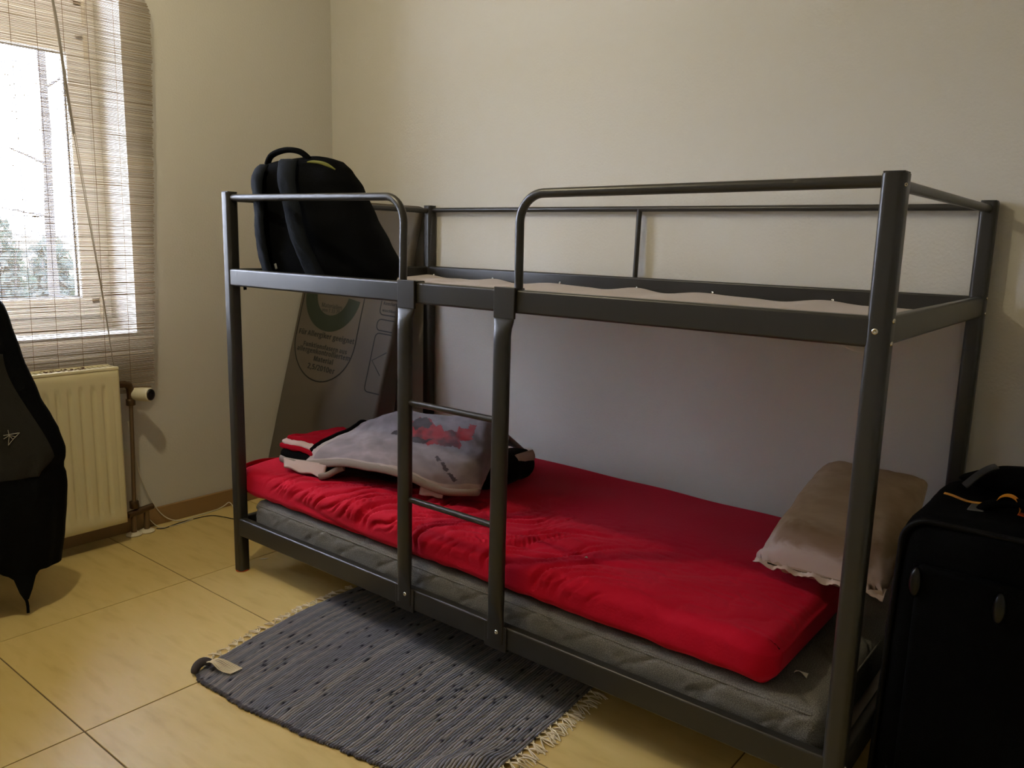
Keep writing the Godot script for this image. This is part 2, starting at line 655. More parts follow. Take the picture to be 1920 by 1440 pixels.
func bed() -> void:
	var bed_o := thing("bunk_bed", "dark grey steel tube bunk bed with ladder along the back wall", "bunk bed", Vector3((X0 + X1) / 2, 0, (Z0 + Z1) / 2))
	var S: Material = M.steel
	var posts := {}
	for ix in 2:
		for iz in 2:
			var x: float = [X0, X1][ix]
			var z: float = [Z0, Z1][iz]
			var b := MB.new()
			var rings := []
			var sec := rounded_rect(0.021, 0.021, 0.0125, 4)
			for q in [[0.0035, 1.0], [HT - 0.002, 1.0], [HT, 0.93]]:
				var ring := []
				for s in sec:
					ring.append(Vector3(x + s.x * q[1], q[0], z + s.y * q[1]))
				rings.append(ring)
			loft(b, rings)
			var po := part("post", b, S, bed_o)
			posts[Vector2i(ix, iz)] = po
			var f := MB.new()
			lathe(f, [Vector2(0, 0), Vector2(0.0225, 0), Vector2(0.0225, 0.004), Vector2(0, 0.004)], Transform3D(Basis(), Vector3(x, 0, z)), 20)
			part("felt_pad", f, mat(Color(0.72, 0.27, 0.10), 0.9), po)
			# flat cap
			var cp := MB.new()
			rbox(cp, Vector3(x, HT + 0.001, z), Vector3(0.036, 0.003, 0.036), 0.001)
			part("end_cap", cp, mat(Color(0.05, 0.048, 0.045), 0.6), po)
	# long rails
	var rails := [[1.031, 0.056, Z1 + 0.004, 0.028], [0.1655, 0.063, Z1 + 0.004, 0.028], [1.033, 0.054, Z0 + 0.006, 0.024], [0.1655, 0.063, Z0 + 0.006, 0.024]]
	for r in rails:
		var b := MB.new()
		rbox(b, Vector3((X0 + X1) / 2, r[0], r[2]), Vector3(X1 - X0 - 0.004, r[1], r[3]), 0.0065, Basis(), 2)
		part("side_rail", b, S, bed_o)
	for x in [X0, X1]:
		for r in [[1.033, 0.052], [0.1655, 0.06]]:
			var b := MB.new()
			rbox(b, Vector3(x + (0.004 if x > 1 else -0.004), r[0], (Z0 + Z1) / 2), Vector3(0.024, r[1], Z1 - Z0 - 0.03), 0.006, Basis(), 2)
			part("end_rail", b, S, bed_o)
		var t := MB.new()
		tube(t, [Vector3(x, 1.286, Z0 + 0.01), Vector3(x, 1.286, Z1 - 0.01)], 0.0105, 14)
		part("end_tube", t, S, bed_o)
	# back guard tube and its middle stay
	var bt := MB.new()
	tube(bt, [Vector3(X0, 1.289, Z0), Vector3(X1, 1.291, Z0)], 0.0095, 14)
	part("guard_tube", bt, S, bed_o)
	bt = MB.new()
	tube(bt, [Vector3(1.649, 1.045, Z0 + 0.002), Vector3(1.651, 1.25, Z0), Vector3(1.652, 1.29, Z0)], [0.0088, 0.0088, 0.0098], 12)
	part("guard_stay", bt, S, bed_o)
	# front guard rails: a tube from the post bent down to the rail
	for g in [[X0 + 0.012, 1.477, 1.0, 1.288, 1.282], [X1 - 0.012, 1.871, -1.0, 1.291, 1.283]]:
		var pts := [Vector3(g[0], g[3], Z1 + 0.001), Vector3(lerpf(g[0], g[1] - g[2] * 0.075, 0.5), (g[3] + g[4]) / 2, Z1 + 0.001)]
		var R := 0.068
		var cx: float = g[1] - g[2] * R
		for k in 11:
			var a := PI / 2 * k / 10.0
			pts.append(Vector3(cx + g[2] * sin(a) * R, g[4] - R + cos(a) * R, Z1 + 0.001))
		pts.append(Vector3(g[1] - g[2] * 0.002, 1.05, Z1 + 0.001))
		var b := MB.new()
		tube(b, pts, 0.0108, 16)
		part("guard_tube", b, S, bed_o)
	# ladder: two oval uprights with flattened hooks over the upper rail and flat shoes on the lower rail
	for lx in [1.505, 1.8425]:
		var b := MB.new()
		var rings := []
		var prof := [[0.150, 0.026, 0.0045], [0.205, 0.0255, 0.0055], [0.235, 0.0235, 0.012], [0.262, 0.0225, 0.0165], [0.60, 0.0225, 0.0165], [0.925, 0.0225, 0.0165], [0.945, 0.0225, 0.0165], [0.965, 0.0255, 0.0125], [0.982, 0.030, 0.005], [0.990, 0.031, 0.0035], [1.03, 0.0315, 0.0028]]
		for q in prof:
			var ring := []
			for k in 24:
				var a := TAU * k / 24.0
				var e := 0.55 if q[2] < 0.01 else 0.85
				ring.append(Vector3(lx + 0.004 * smoothstep(0.95, 0.99, q[0]) + q[1] * signf(cos(a)) * pow(absf(cos(a)), e), q[0], Z1 + 0.0215 + q[2] * signf(sin(a)) * pow(absf(sin(a)), e)))
			rings.append(ring)
		loft(b, rings)
		var up := part("ladder_upright", b, S, bed_o)
		var hk := MB.new()
		rbox(hk, Vector3(lx + 0.006, 1.0265, Z1 + 0.0225), Vector3(0.064, 0.075, 0.008), 0.002, Basis(), 2)
		rbox(hk, Vector3(lx + 0.006, 1.0605, Z1 + 0.005), Vector3(0.064, 0.004, 0.037), 0.0018, Basis(), 2)
		rbox(hk, Vector3(lx + 0.006, 1.047, Z1 - 0.0125), Vector3(0.064, 0.03, 0.004), 0.0018)
		part("hook", hk, S, up)
		var sh := MB.new()
		rbox(sh, Vector3(lx - 0.001, 0.164, Z1 + 0.0202), Vector3(0.074, 0.07, 0.0045), 0.002, Basis(), 2)
		rbox(sh, Vector3(lx - 0.001, 0.1305, Z1 + 0.006), Vector3(0.074, 0.004, 0.03), 0.0015)
		part("shoe", sh, S, up)
		bolt(Vector3(lx + 0.008, 0.181, Z1 + 0.027), Vector3(0, 0, 1), up, 0.0062)
	for y in [0.735, 0.461]:
		var b := MB.new()
		tube(b, [Vector3(1.515, y, Z1 + 0.0205), Vector3(1.833, y, Z1 + 0.0205)], 0.0085, 14)
		part("rung", b, S, bed_o)
	# bolts on posts
	bolt(Vector3(X0 - 0.021, 1.035, Z1 + 0.004), Vector3(-0.4, 0, 0.9), posts[Vector2i(0, 1)], 0.006)
	bolt(Vector3(X0 - 0.020, 0.17, Z1 + 0.008), Vector3(-0.4, 0, 0.9), posts[Vector2i(0, 1)], 0.006)
	bolt(Vector3(X1 - 0.003, 1.033, Z1 + 0.0215), Vector3(0, 0, 1), posts[Vector2i(1, 1)], 0.0062)
	bolt(Vector3(X1 - 0.003, 0.166, Z1 + 0.0215), Vector3(0, 0, 1), posts[Vector2i(1, 1)], 0.0062)
	for y in [1.052, 1.012, 0.185, 0.145]:
		bolt(Vector3(X1 + 0.021, y, Z1 + 0.006), Vector3(1, 0, 0), posts[Vector2i(1, 1)], 0.005)
	bolt(Vector3(X1 + 0.021, 1.055, Z0 + 0.006), Vector3(1, 0, 0), posts[Vector2i(1, 0)], 0.005)
	bolt(Vector3(X1 + 0.021, 1.015, Z0 + 0.006), Vector3(1, 0, 0), posts[Vector2i(1, 0)], 0.005)
	bolt(Vector3(X1 + 0.018, 1.284, Z1 + 0.012), Vector3(0.8, 0, 0.6), posts[Vector2i(1, 1)], 0.004)
	# stretched fabric base of the upper bunk, pulled to bolts along the back rail
	var fast := [0.702, 1.022, 1.345, 1.668, 1.947, 2.324, 2.65]
	var fb := MB.new()
	var zb := Z0 + 0.022
	var f := func(u: float, v: float) -> Vector3:
		var x := lerpf(X0 + 0.012, X1 - 0.012, u)
		var pull := 1.0
		for q in fast:
			pull = min(pull, absf(x - q) / 0.14)
		pull = smoothstep(0.0, 1.0, clampf(pull, 0, 1))
		var zz := lerpf(zb + 0.006 + 0.016 * pull, Z1 - 0.012, v)
		var edge := pow(1.0 - v, 6.0)
		var y := 1.019 - 0.012 * sin(PI * v) + edge * (0.004 * (1.0 - pull) - 0.004 * pull) + 0.0022 * sin(x * 31.0 + v * 3.0) * (1.0 - v)
		return Vector3(x, y, zz)
	sheet(fb, 150, 24, f, 0.0022)
	var fab := part("fabric_base", fb, M.fabric, bed_o)
	fab.set_meta("label", "pale grey fabric base of the upper bunk")
	for q in fast:
		bolt(Vector3(q, 1.025, zb - 0.003), Vector3(0, 0.25, 1), bed_o, 0.005)
	var fl := MB.new()
	sheet(fl, 6, 4, func(u: float, v: float) -> Vector3: return Vector3(2.63 + 0.05 * u, 1.004 - 0.016 * v * (1.0 - absf(u - 0.45)), Z1 - 0.02 + 0.004 * sin(u * 5.0)), 0.002)
	part("fabric_corner", fl, M.fabric, fab)
	# fabric base of the lower bunk, under the mattress
	var lb := MB.new()
	sheet(lb, 20, 10, func(u: float, v: float) -> Vector3: return Vector3(lerpf(X0 + 0.012, X1 - 0.012, u), 0.152, lerpf(Z0 + 0.02, Z1 - 0.012, v)), 0.003)
	part("fabric_base", lb, M.fabric, bed_o)

# ------------------------------------------------------------------ bedding
func bed_mattress() -> void:
	var o := thing("grey_mattress", "thin heather-grey quilted mattress lying in the lower bunk under the red one", "mattress", Vector3(1.68, 0.155, 0.49))
	var lo := Vector3(0.70, 0.1545, 0.045)
	var hi := Vector3(2.66, 0.262, 0.934)
	var ns := FastNoiseLite.new()
	ns.seed = 4
	ns.frequency = 6.0
	var c := (lo + hi) / 2
	var b := MB.new()
	var disp := func(q: Vector3, n: Vector3) -> Vector3:
		var w := q + c
		var d := 0.0
		# stitched diamonds: shallow grooves along two diagonals
		var s := 0.17
		var front := smoothstep(0.3, 0.9, n.z)
		for k in 2:
			var t: float = (w.x + (w.y * 1.7 + w.z * 0.9) * (1.0 if k == 0 else -1.0)) / s
			var g := absf(t - round(t)) * s
			d -= 0.005 * exp(-g * g / 0.00004)
		d += 0.004 * ns.get_noise_3d(w.x * 2.0, w.y * 3.0, w.z * 2.0)
		d += front * 0.003 * ns.get_noise_3d(w.x * 6.0, w.y * 8.0, 3.0)
		if q.y < -0.02:
			d *= 0.2
		return n * d
	rbox(b, c, hi - lo, 0.032, Basis(), 4, 0.0105, disp)
	part("cover", b, M.grey, o)
	var e := MB.new()
	tube(e, [Vector3(0.74, 0.247, 0.928), Vector3(1.6, 0.245, 0.930), Vector3(2.63, 0.249, 0.927), Vector3(2.652, 0.249, 0.90), Vector3(2.654, 0.249, 0.1)], 0.003, 6)
	part("piping", e, M.grey, o)
	var tg := MB.new()
	rbox(tg, Vector3(2.664, 0.215, 0.90), Vector3(0.006, 0.03, 0.02), 0.001)
	part("tag", tg, M.black, o)

func red_mattress() -> void:
	var o := thing("red_sheeted_mattress", "foam mattress in a wrinkled crimson fitted sheet on the lower bunk", "mattress", Vector3(1.58, 0.262, 0.52))
	var lo := Vector3(0.618, 0.2625, 0.10)
	var hi := Vector3(2.55, 0.370, 0.937)
	var c := (lo + hi) / 2
	var ns := FastNoiseLite.new()
	ns.seed = 21
	ns.frequency = 1.0
	ns.fractal_octaves = 1
	var disp := func(q: Vector3, n: Vector3) -> Vector3:
		var w := q + c
		# arc length over the front edge: s grows from the top towards the hem
		var s := (0.37 - w.y) * 1.0 - w.z
		var d := 0.0
		var rel := clampf((w.x - 0.62) / 1.93, 0, 1)
		var near := smoothstep(0.45, 0.9, w.z)
		# creases fanning back from the front edge; they bend down and to the left over the edge
		var lean := lerpf(0.55, 1.15, rel)
		var warp := 0.05 * ns.get_noise_2d(w.x * 5.0, s * 5.0)
		var across := w.x + lean * (w.z - 0.937) + 0.5 * (0.37 - w.y) + 1.4 * pow(maxf(0.0, 0.80 - w.z), 2.0) + warp
		var t := absf(ns.get_noise_2d(across * 9.0, s * 1.6 + 3.0))
		var t3 := absf(ns.get_noise_2d(across * 17.0 + 40.0, s * 2.6))
		var crease := -pow(1.0 - clampf(t * 3.2, 0, 1), 2.0) - 0.6 * pow(1.0 - clampf(t3 * 3.0, 0, 1), 2.0)
		var amp := 0.014 * smoothstep(0.50, 0.80, w.z) * smoothstep(0.05, 0.16, rel) * (1.0 - smoothstep(0.66, 0.86, rel))
		amp *= smoothstep(0.300, 0.352, w.y)
		d += amp * (crease + 0.35)
		# broad swells, and one long fold low on the front face
		d += 0.006 * near * smoothstep(0.285, 0.34, w.y) * ns.get_noise_2d(across * 3.5 + 9.0, s * 2.0)
		var fy := 0.318 - 0.14 * (w.x - 0.95)
		var on_front := smoothstep(0.4, 0.9, n.z) * smoothstep(0.90, 1.0, w.x) * (1.0 - smoothstep(1.42, 1.52, w.x))
		d -= 0.006 * on_front * exp(-pow((w.y - fy) / 0.006, 2.0))
		# fine creases across the top
		var t2 := absf(ns.get_noise_2d(w.x * 9.0 + w.z * 4.0, w.z * 17.0))
		d -= 0.003 * smoothstep(0.3, 0.9, n.y) * pow(1.0 - clampf(t2 * 2.2, 0, 1), 3.0) * smoothstep(0.35, 0.7, w.z) * smoothstep(0.1, 0.35, rel)
		# soft body
		d += 0.006 * ns.get_noise_2d(w.x * 2.2, w.z * 3.0) * smoothstep(0.0, 0.6, n.y)
		# hem: drawn in and wavy at the bottom
		var low := 1.0 - smoothstep(0.268, 0.300, w.y)
		d += low * (-0.006 + 0.003 * ns.get_noise_2d(w.x * 11.0, 5.0))
		var out := n * d
		# the corner at the right front is pulled in, the left end sags a little over the frame
		out.y += -0.010 * smoothstep(0.0, 0.6, n.y) * smoothstep(0.93, 1.0, rel)
		if w.y > 0.27 and w.z > 0.9:
			out.z -= 0.012 * smoothstep(0.97, 1.0, rel)
		return out
	var b := MB.new()
	rbox(b, c, hi - lo, 0.036, Basis(), 5, 0.0066, disp)
	part("fitted_sheet", b, M.red, o)
	# turned-up corner flap of the sheet at the left end
	var f := MB.new()
	sheet(f, 10, 6, func(u: float, v: float) -> Vector3: return Vector3(0.610 - 0.006 * sin(v * 3.0), 0.367 - 0.075 * v + 0.006 * sin(u * 6.0), 0.90 - 0.22 * u), 0.004)
	part("corner_flap", f, M.red, o)

func blanket() -> void:
	var o := thing("crumpled_blanket", "crumpled soft grey blanket with red flower print heaped on the red sheet", "blanket", Vector3(1.1, 0.37, 0.6))
	var G := [
		[Vector3(0.86, 0.408, 0.82), Vector3(0.895, 0.462, 0.79), Vector3(0.927, 0.501, 0.7), Vector3(0.878, 0.498, 0.56), Vector3(0.908, 0.398, 0.44)],
		[Vector3(1.056, 0.449, 0.83), Vector3(1.062, 0.492, 0.79), Vector3(1.015, 0.512, 0.68), Vector3(0.883, 0.513, 0.5), Vector3(0.913, 0.413, 0.38)],
		[Vector3(1.201, 0.464, 0.82), Vector3(1.181, 0.5, 0.78), Vector3(1.1, 0.527, 0.66), Vector3(0.915, 0.535, 0.45), Vector3(0.945, 0.435, 0.33)],
		[Vector3(1.325, 0.457, 0.8), Vector3(1.295, 0.5, 0.76), Vector3(1.175, 0.524, 0.62), Vector3(1.021, 0.54, 0.43), Vector3(1.051, 0.44, 0.31)],
		[Vector3(1.435, 0.429, 0.76), Vector3(1.41, 0.495, 0.735), Vector3(1.291, 0.531, 0.6), Vector3(1.132, 0.546, 0.42), Vector3(1.162, 0.446, 0.3)],
		[Vector3(1.529, 0.426, 0.7), Vector3(1.492, 0.497, 0.68), Vector3(1.391, 0.536, 0.58), Vector3(1.259, 0.559, 0.42), Vector3(1.289, 0.459, 0.3)],
		[Vector3(1.503, 0.414, 0.66), Vector3(1.482, 0.487, 0.6), Vector3(1.426, 0.523, 0.52), Vector3(1.345, 0.556, 0.42), Vector3(1.375, 0.456, 0.3)],
		[Vector3(1.425, 0.394, 0.55), Vector3(1.427, 0.465, 0.5), Vector3(1.382, 0.497, 0.42), Vector3(1.319, 0.532, 0.36), Vector3(1.349, 0.432, 0.24)]]
	var ns := FastNoiseLite.new()
	ns.seed = 31
	ns.frequency = 1.0
	ns.fractal_octaves = 3
	var f := func(u: float, v: float) -> Vector3:
		var row := []
		for cidx in G.size():
			row.append(spline(G[cidx], v))
		var q: Vector3 = spline(row, u)
		var a := ns.get_noise_2d(u * 6.0 + v * 2.0, v * 5.0)
		var fold := sin((u * 3.2 + v * 1.4) * 6.0 + 2.0 * ns.get_noise_2d(u * 3.0, v * 3.0))
		q += Vector3(0.0, 0.55, 0.5) * (0.009 * a + 0.004 * fold * (1.0 - v * 0.6))
		q.y = max(q.y, 0.384)
		return q
	# print: red flower with dark leaves on grey, cream border
	var W := 320
	var H := 240
	var im := Image.create(W, H, false, Image.FORMAT_RGB8)
	var red := PackedVector2Array([Vector2(0.386, 0.54), Vector2(0.400, 0.62), Vector2(0.429, 0.60), Vector2(0.45, 0.66), Vector2(0.471, 0.63), Vector2(0.50, 0.66), Vector2(0.521, 0.61), Vector2(0.543, 0.57), Vector2(0.56, 0.60), Vector2(0.579, 0.54), Vector2(0.61, 0.57), Vector2(0.65, 0.55), Vector2(0.66, 0.60), Vector2(0.679, 0.58), Vector2(0.714, 0.59), Vector2(0.72, 0.63), Vector2(0.764, 0.64), Vector2(0.745, 0.57), Vector2(0.729, 0.52), Vector2(0.735, 0.49), Vector2(0.714, 0.48), Vector2(0.657, 0.47), Vector2(0.665, 0.43), Vector2(0.657, 0.39), Vector2(0.62, 0.41), Vector2(0.593, 0.39), Vector2(0.54, 0.41), Vector2(0.507, 0.39), Vector2(0.47, 0.43), Vector2(0.457, 0.41), Vector2(0.42, 0.43), Vector2(0.40, 0.40), Vector2(0.36, 0.45)])
	var darks := [
		PackedVector2Array([Vector2(0.41, 0.58), Vector2(0.43, 0.64), Vector2(0.486, 0.66), Vector2(0.521, 0.60), Vector2(0.50, 0.55), Vector2(0.47, 0.57), Vector2(0.44, 0.53)]),
		PackedVector2Array([Vector2(0.40, 0.44), Vector2(0.45, 0.47), Vector2(0.49, 0.44), Vector2(0.53, 0.46), Vector2(0.50, 0.405), Vector2(0.42, 0.40)]),
		PackedVector2Array([Vector2(0.29, 0.47), Vector2(0.36, 0.46), Vector2(0.386, 0.44), Vector2(0.37, 0.50), Vector2(0.31, 0.51)]),
		PackedVector2Array([Vector2(0.545, 0.285), Vector2(0.56, 0.30), Vector2(0.575, 0.26), Vector2(0.56, 0.25)]),
		PackedVector2Array([Vector2(0.575, 0.235), Vector2(0.59, 0.25), Vector2(0.605, 0.19), Vector2(0.595, 0.175)]),
		PackedVector2Array([Vector2(0.600, 0.16), Vector2(0.615, 0.17), Vector2(0.64, 0.10), Vector2(0.625, 0.09)])]
	var ns2 := FastNoiseLite.new()
	ns2.seed = 77
	ns2.frequency = 1.0
	ns2.fractal_octaves = 4
	for y in H:
		for x in W:
			var u := float(x) / W
			var v := float(y) / H
			var g := ns2.get_noise_2d(u * 7.0, v * 4.0)
			var cgrey: Color = Color(0.43, 0.388, 0.395).lerp(Color(0.54, 0.49, 0.495), clampf(0.5 + g, 0, 1))
			if v < 0.07 or u < 0.03 or u > 0.93:
				cgrey = cgrey.lerp(Color(0.66, 0.60, 0.55), 0.6)
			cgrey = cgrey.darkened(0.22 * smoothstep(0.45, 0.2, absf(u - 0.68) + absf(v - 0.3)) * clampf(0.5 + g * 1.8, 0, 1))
			var uvp := Vector2(u, v) + Vector2(ns2.get_noise_2d(u * 40.0, v * 30.0), ns2.get_noise_2d(u * 40.0 + 9.0, v * 30.0)) * 0.008
			if Geometry2D.is_point_in_polygon(uvp, red):
				cgrey = Color(0.60, 0.014, 0.06).darkened(clampf(0.10 + 0.9 * g, 0, 0.6))
			for dk in darks:
				if Geometry2D.is_point_in_polygon(uvp, dk):
					cgrey = Color(0.16, 0.07, 0.07) if dk.size() > 4 else Color(0.22, 0.19, 0.20)
			im.set_pixel(x, y, cgrey)
	var fuzz := noise_tex(0.2, 40, true, 3.0, null, 256, 2)
	var m := mat(Color.WHITE, 0.95, 0, 0.15)
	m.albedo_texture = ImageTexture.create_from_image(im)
	m.rim_enabled = true
	m.rim = 0.5
	var b := MB.new()
	sheet(b, 110, 70, f, 0.010)
	part("top_layer", b, m, o)
	var bind := MB.new()
	var bp := []
	for k in 25:
		bp.append(f.call(0.004, lerpf(0.16, 0.96, k / 24.0)) + Vector3(-0.010, -0.002, -0.004))
	tube(bind, bp, 0.016, 8, Vector3.UP, 0.6)
	part("dark_border", bind, mat(Color(0.028, 0.022, 0.022), 0.95, 0, 0.15), o)
	# stitched hem along the lower edge
	var hem := MB.new()
	var hp := []
	var hp2 := []
	for k in 41:
		hp.append(f.call(k / 40.0 * 0.86, 0.0) + Vector3(0, -0.006, 0.003))
	hp.push_front(Vector3(0.800, 0.396, 0.826))
	hp.push_front(Vector3(0.745, 0.391, 0.822))
	hp.push_front(Vector3(0.700, 0.389, 0.812))
	tube(hem, hp, 0.0125, 8, Vector3.UP, 0.5)
	var hm := mat(Color(0.50, 0.455, 0.42), 0.95, 0, 0.15)
	part("hem", hem, hm, o)
	# black folded layer beneath
	var bl := mat(Color(0.028, 0.022, 0.022), 0.95, 0, 0.15)
	bl.rim_enabled = true
	bl.rim = 0.3
	var und := MB.new()
	var FR := [Vector2(0.93, 0.80), Vector2(0.99, 0.809), Vector2(1.067, 0.797), Vector2(1.148, 0.776), Vector2(1.232, 0.738), Vector2(1.314, 0.70), Vector2(1.40, 0.64), Vector2(1.46, 0.58)]
	var urings := []
	for k in 29:
		var ux := lerpf(0.93, 1.46, k / 28.0)
		var fz := lookup(FR, ux)
		var e := sin(PI * clampf(k / 28.0, 0.03, 0.97))
		var uh := 0.036 * pow(e, 0.35)
		var ring := []
		for q in 24:
			var a := TAU * q / 24.0
			ring.append(Vector3(ux, 0.378 + uh + uh * signf(sin(a)) * pow(absf(sin(a)), 0.7) + 0.004 * ns.get_noise_2d(ux * 12.0, a * 2.0), lerpf(fz, 0.42, 0.5 - 0.5 * signf(cos(a)) * pow(absf(cos(a)), 0.7)) + 0.008 * ns.get_noise_2d(ux * 9.0, 4.0)))
		urings.append(ring)
	loft(und, urings, true, true)
	part("dark_fold", und, bl, o)
	und = MB.new()
	rbox(und, Vector3(1.425, 0.425, 0.43), Vector3(0.13, 0.095, 0.22), 0.045, Basis(Vector3.UP, 0.1), 3, 0.02, func(q: Vector3, n: Vector3) -> Vector3: return n * 0.010 * ns.get_noise_3d(q.x * 7.0 + 4.0, q.y * 6.0, q.z * 7.0))
	part("dark_fold", und, bl, o)
	# pale underside turned out at two places
	var cr := mat(Color(0.68, 0.59, 0.55), 0.95, 0, 0.15)
	var pale := MB.new()
	sheet(pale, 18, 10, func(u: float, v: float) -> Vector3:
		var qa := Vector3(0.735, 0, 0.822).lerp(Vector3(0.985, 0, 0.832), u)
		var qb := Vector3(0.785, 0, 0.858).lerp(Vector3(0.975, 0, 0.845), u)
		var q := qa.lerp(qb, v)
		q.y = lerpf(0.398 + 0.030 * u, 0.381, pow(v, 0.7)) + 0.004 * sin(u * 11.0) * v
		return q, 0.007)
	part("pale_underside", pale, cr, o)
	pale = MB.new()
	tube(pale, smooth_path([Vector3(0.965, 0.382, 0.850), Vector3(0.992, 0.392, 0.835), Vector3(1.022, 0.412, 0.822), Vector3(1.05, 0.425, 0.815)], 10), 0.011, 8, Vector3.UP, 0.5)
	part("turned_hem", pale, hm, o)
	pale = MB.new()
	sheet(pale, 8, 6, func(u: float, v: float) -> Vector3: return Vector3(1.338 + 0.080 * u, 0.44 - 0.058 * v, 0.734 - 0.02 * u + 0.016 * v + 0.004 * sin(u * 9.0)), 0.008)
	part("pale_underside", pale, cr, o)
	pale = MB.new()
	sheet(pale, 8, 6, func(u: float, v: float) -> Vector3: return Vector3(1.470 + 0.012 * sin(v * 3.0), 0.43 + 0.045 * v, 0.44 - 0.09 * u), 0.008)
	part("pale_underside", pale, cr, o)
	# rolled folds at the left end: red, white, red, black layers
	var cols := [Color(0.028, 0.022, 0.022), Color(0.52, 0.02, 0.08), Color(0.68, 0.58, 0.54), Color(0.50, 0.02, 0.075)]
	var names := ["black_stripe", "red_stripe", "white_stripe", "red_stripe"]
	var ys := [0.405, 0.437, 0.450, 0.461]
	var hs := [0.048, 0.020, 0.016, 0.014]
	for k in 4:
		var st := MB.new()
		var inset := [0.0, 0.002, 0.008, 0.022][k] as float
		var yy: float = ys[k]
		rbox(st, Vector3(0.805, yy, 0.695 - inset), Vector3(0.235 - inset, hs[k], 0.245 - inset), hs[k] * 0.45, Basis(Vector3.UP, -0.05), 3, 0.015, func(q: Vector3, n: Vector3) -> Vector3: return n * 0.005 * ns.get_noise_3d(q.x * 9.0, yy * 30.0, q.z * 9.0) + Vector3(0, 0.004 * sin(q.x * 26.0 + 1.0) + 0.004 * ns.get_noise_2d(q.x * 20.0, q.z * 14.0), 0))
		part(names[k], st, mat(cols[k], 0.95, 0, 0.15), o)

func pillow() -> void:
	var o := thing("stained_pillow", "flat beige stained pillow leaning on the wall at the right of the red mattress", "pillow", Vector3(2.5, 0.37, 0.5))
	# local axes: a across (x), b from the lower edge up to the top edge, c out of the face
	var A := Vector3(0.995, 0.0, 0.03).normalized()
	var Bv := (Vector3(2.447, 0.548, 0.20) - Vector3(2.515, 0.383, 0.585))
	Bv = (Bv - A * Bv.dot(A)).normalized()
	var Cv := A.cross(Bv).normalized()
	if Cv.y < 0:
		Cv = -Cv
	var low := Vector3(2.523, 0.385, 0.600)
	var ns := FastNoiseLite.new()
	ns.seed = 3
	ns.frequency = 1.0
	ns.fractal_octaves = 3
	var L := 0.43
	var tall := 0.0
	var hw := func(v: float) -> float: return 0.152 - 0.016 * v
	var th := 0.055
	var rings := []
	var nv := 44
	for j in nv + 1:
		var v := float(j) / nv
		var ring := []
		var end := pow(clampf(1.0 - pow(absf(2.0 * v - 1.0), 4.0), 0.0, 1.0), 0.5)
		var w0: float = hw.call(v) * lerpf(0.92 if v > 0.5 else 0.97, 1.0, end)
		for k in 56:
			var a := TAU * k / 56.0
			var ex := signf(cos(a)) * pow(absf(cos(a)), 0.6)
			var ez := signf(sin(a)) * pow(absf(sin(a)), 0.9)
			var t := th * lerpf(0.10, 1.0, end)
			var ruff := 1.0 - smoothstep(0.0, 0.16, v)
			var q := low + A * (ex * w0 + 0.006 * ruff * sin(v * 50.0 + ex * 3.0)) + Bv * (v * L) + Cv * (ez * t + 0.03)
			var nz := ns.get_noise_3d(ex * 2.0, v * 4.0, ez)
			q += Cv * 0.008 * nz
			q += (Cv * 0.010 + Bv * 0.012) * ruff * ns.get_noise_3d(ex * 7.0, v * 9.0, ez * 2.0 + 5.0)
			ring.append(q)
		rings.append(ring)
	var W := 256
	var im := Image.create(W, W, false, Image.FORMAT_RGB8)
	var n2 := FastNoiseLite.new()
	n2.seed = 12
	n2.frequency = 1.0
	n2.fractal_octaves = 4
	for y in W:
		for x in W:
			var u := float(x) / W
			var v := float(y) / W
			var base := Color(0.58, 0.495, 0.385).lerp(Color(0.64, 0.555, 0.445), clampf(0.5 + n2.get_noise_2d(u * 6.0, v * 6.0), 0, 1))
			var clean := 1.0 - smoothstep(0.10, 0.26, v + 0.10 * n2.get_noise_2d(u * 9.0, v * 3.0 + 7.0))
			base = base.lerp(Color(0.76, 0.68, 0.635), clean)
			var face := (u - 0.25) * 4.0    # front face runs u 0 .. 0.5
			var s := smoothstep(0.10, 0.0, absf(v - 0.17) - 0.03 + 0.05 * n2.get_noise_2d(u * 20.0, v * 10.0)) * smoothstep(0.25, 0.0, absf(face - 0.0) - 0.35)
			base = base.lerp(Color(0.47, 0.36, 0.25), 0.6 * s)
			im.set_pixel(x, y, base)
	var m := mat(Color.WHITE, 0.92, 0, 0.2)
	m.albedo_texture = ImageTexture.create_from_image(im)
	var b := MB.new()
	loft(b, rings, true, true)
	part("pillowcase", b, m, o)
	# open flanged edge of the case
	var fl := MB.new()
	sheet(fl, 60, 4, func(u: float, v: float) -> Vector3:
		var s := lerpf(-0.152, 0.152, u)
		return low + A * s + Bv * (0.020 - 0.034 * v) + Cv * (0.030 + 0.006 * sin(u * 30.0) * v + 0.008 * ns.get_noise_2d(u * 14.0, v * 2.0)), 0.003)
	part("flange", fl, mat(Color(0.76, 0.68, 0.635), 0.92, 0, 0.2), o)

# ------------------------------------------------------------------ wrapped foam roll in the corner
func text_on(s: String, parent: Node, O: Vector3, B: Basis, x0: float, x1: float, y: float, m: Material, bold := false) -> void:
	var tm := TextMesh.new()
	var f := SystemFont.new()
	f.font_names = PackedStringArray(["Droid Sans"])
	if bold:
		f.font_weight = 700
	tm.font = f
	tm.text = s
	tm.font_size = 32
	tm.pixel_size = 0.001
	tm.depth = 0.02
	tm.curve_step = 2.0
	tm.material = m
	var bb := tm.get_aabb()
	var k := (x1 - x0) / bb.size.x
	var o := MeshInstance3D.new()
	o.name = "lettering"
	o.mesh = tm
	o.material_override = m
	var sc := Basis(B.x * k, B.y * k, B.z * 0.02)
	var at := O + B.x * (x0 - bb.position.x * k) + B.y * (y - (bb.position.y + bb.size.y / 2) * k)
	o.transform = Transform3D(sc, at - origin_of(parent))
	parent.add_child(o, true)

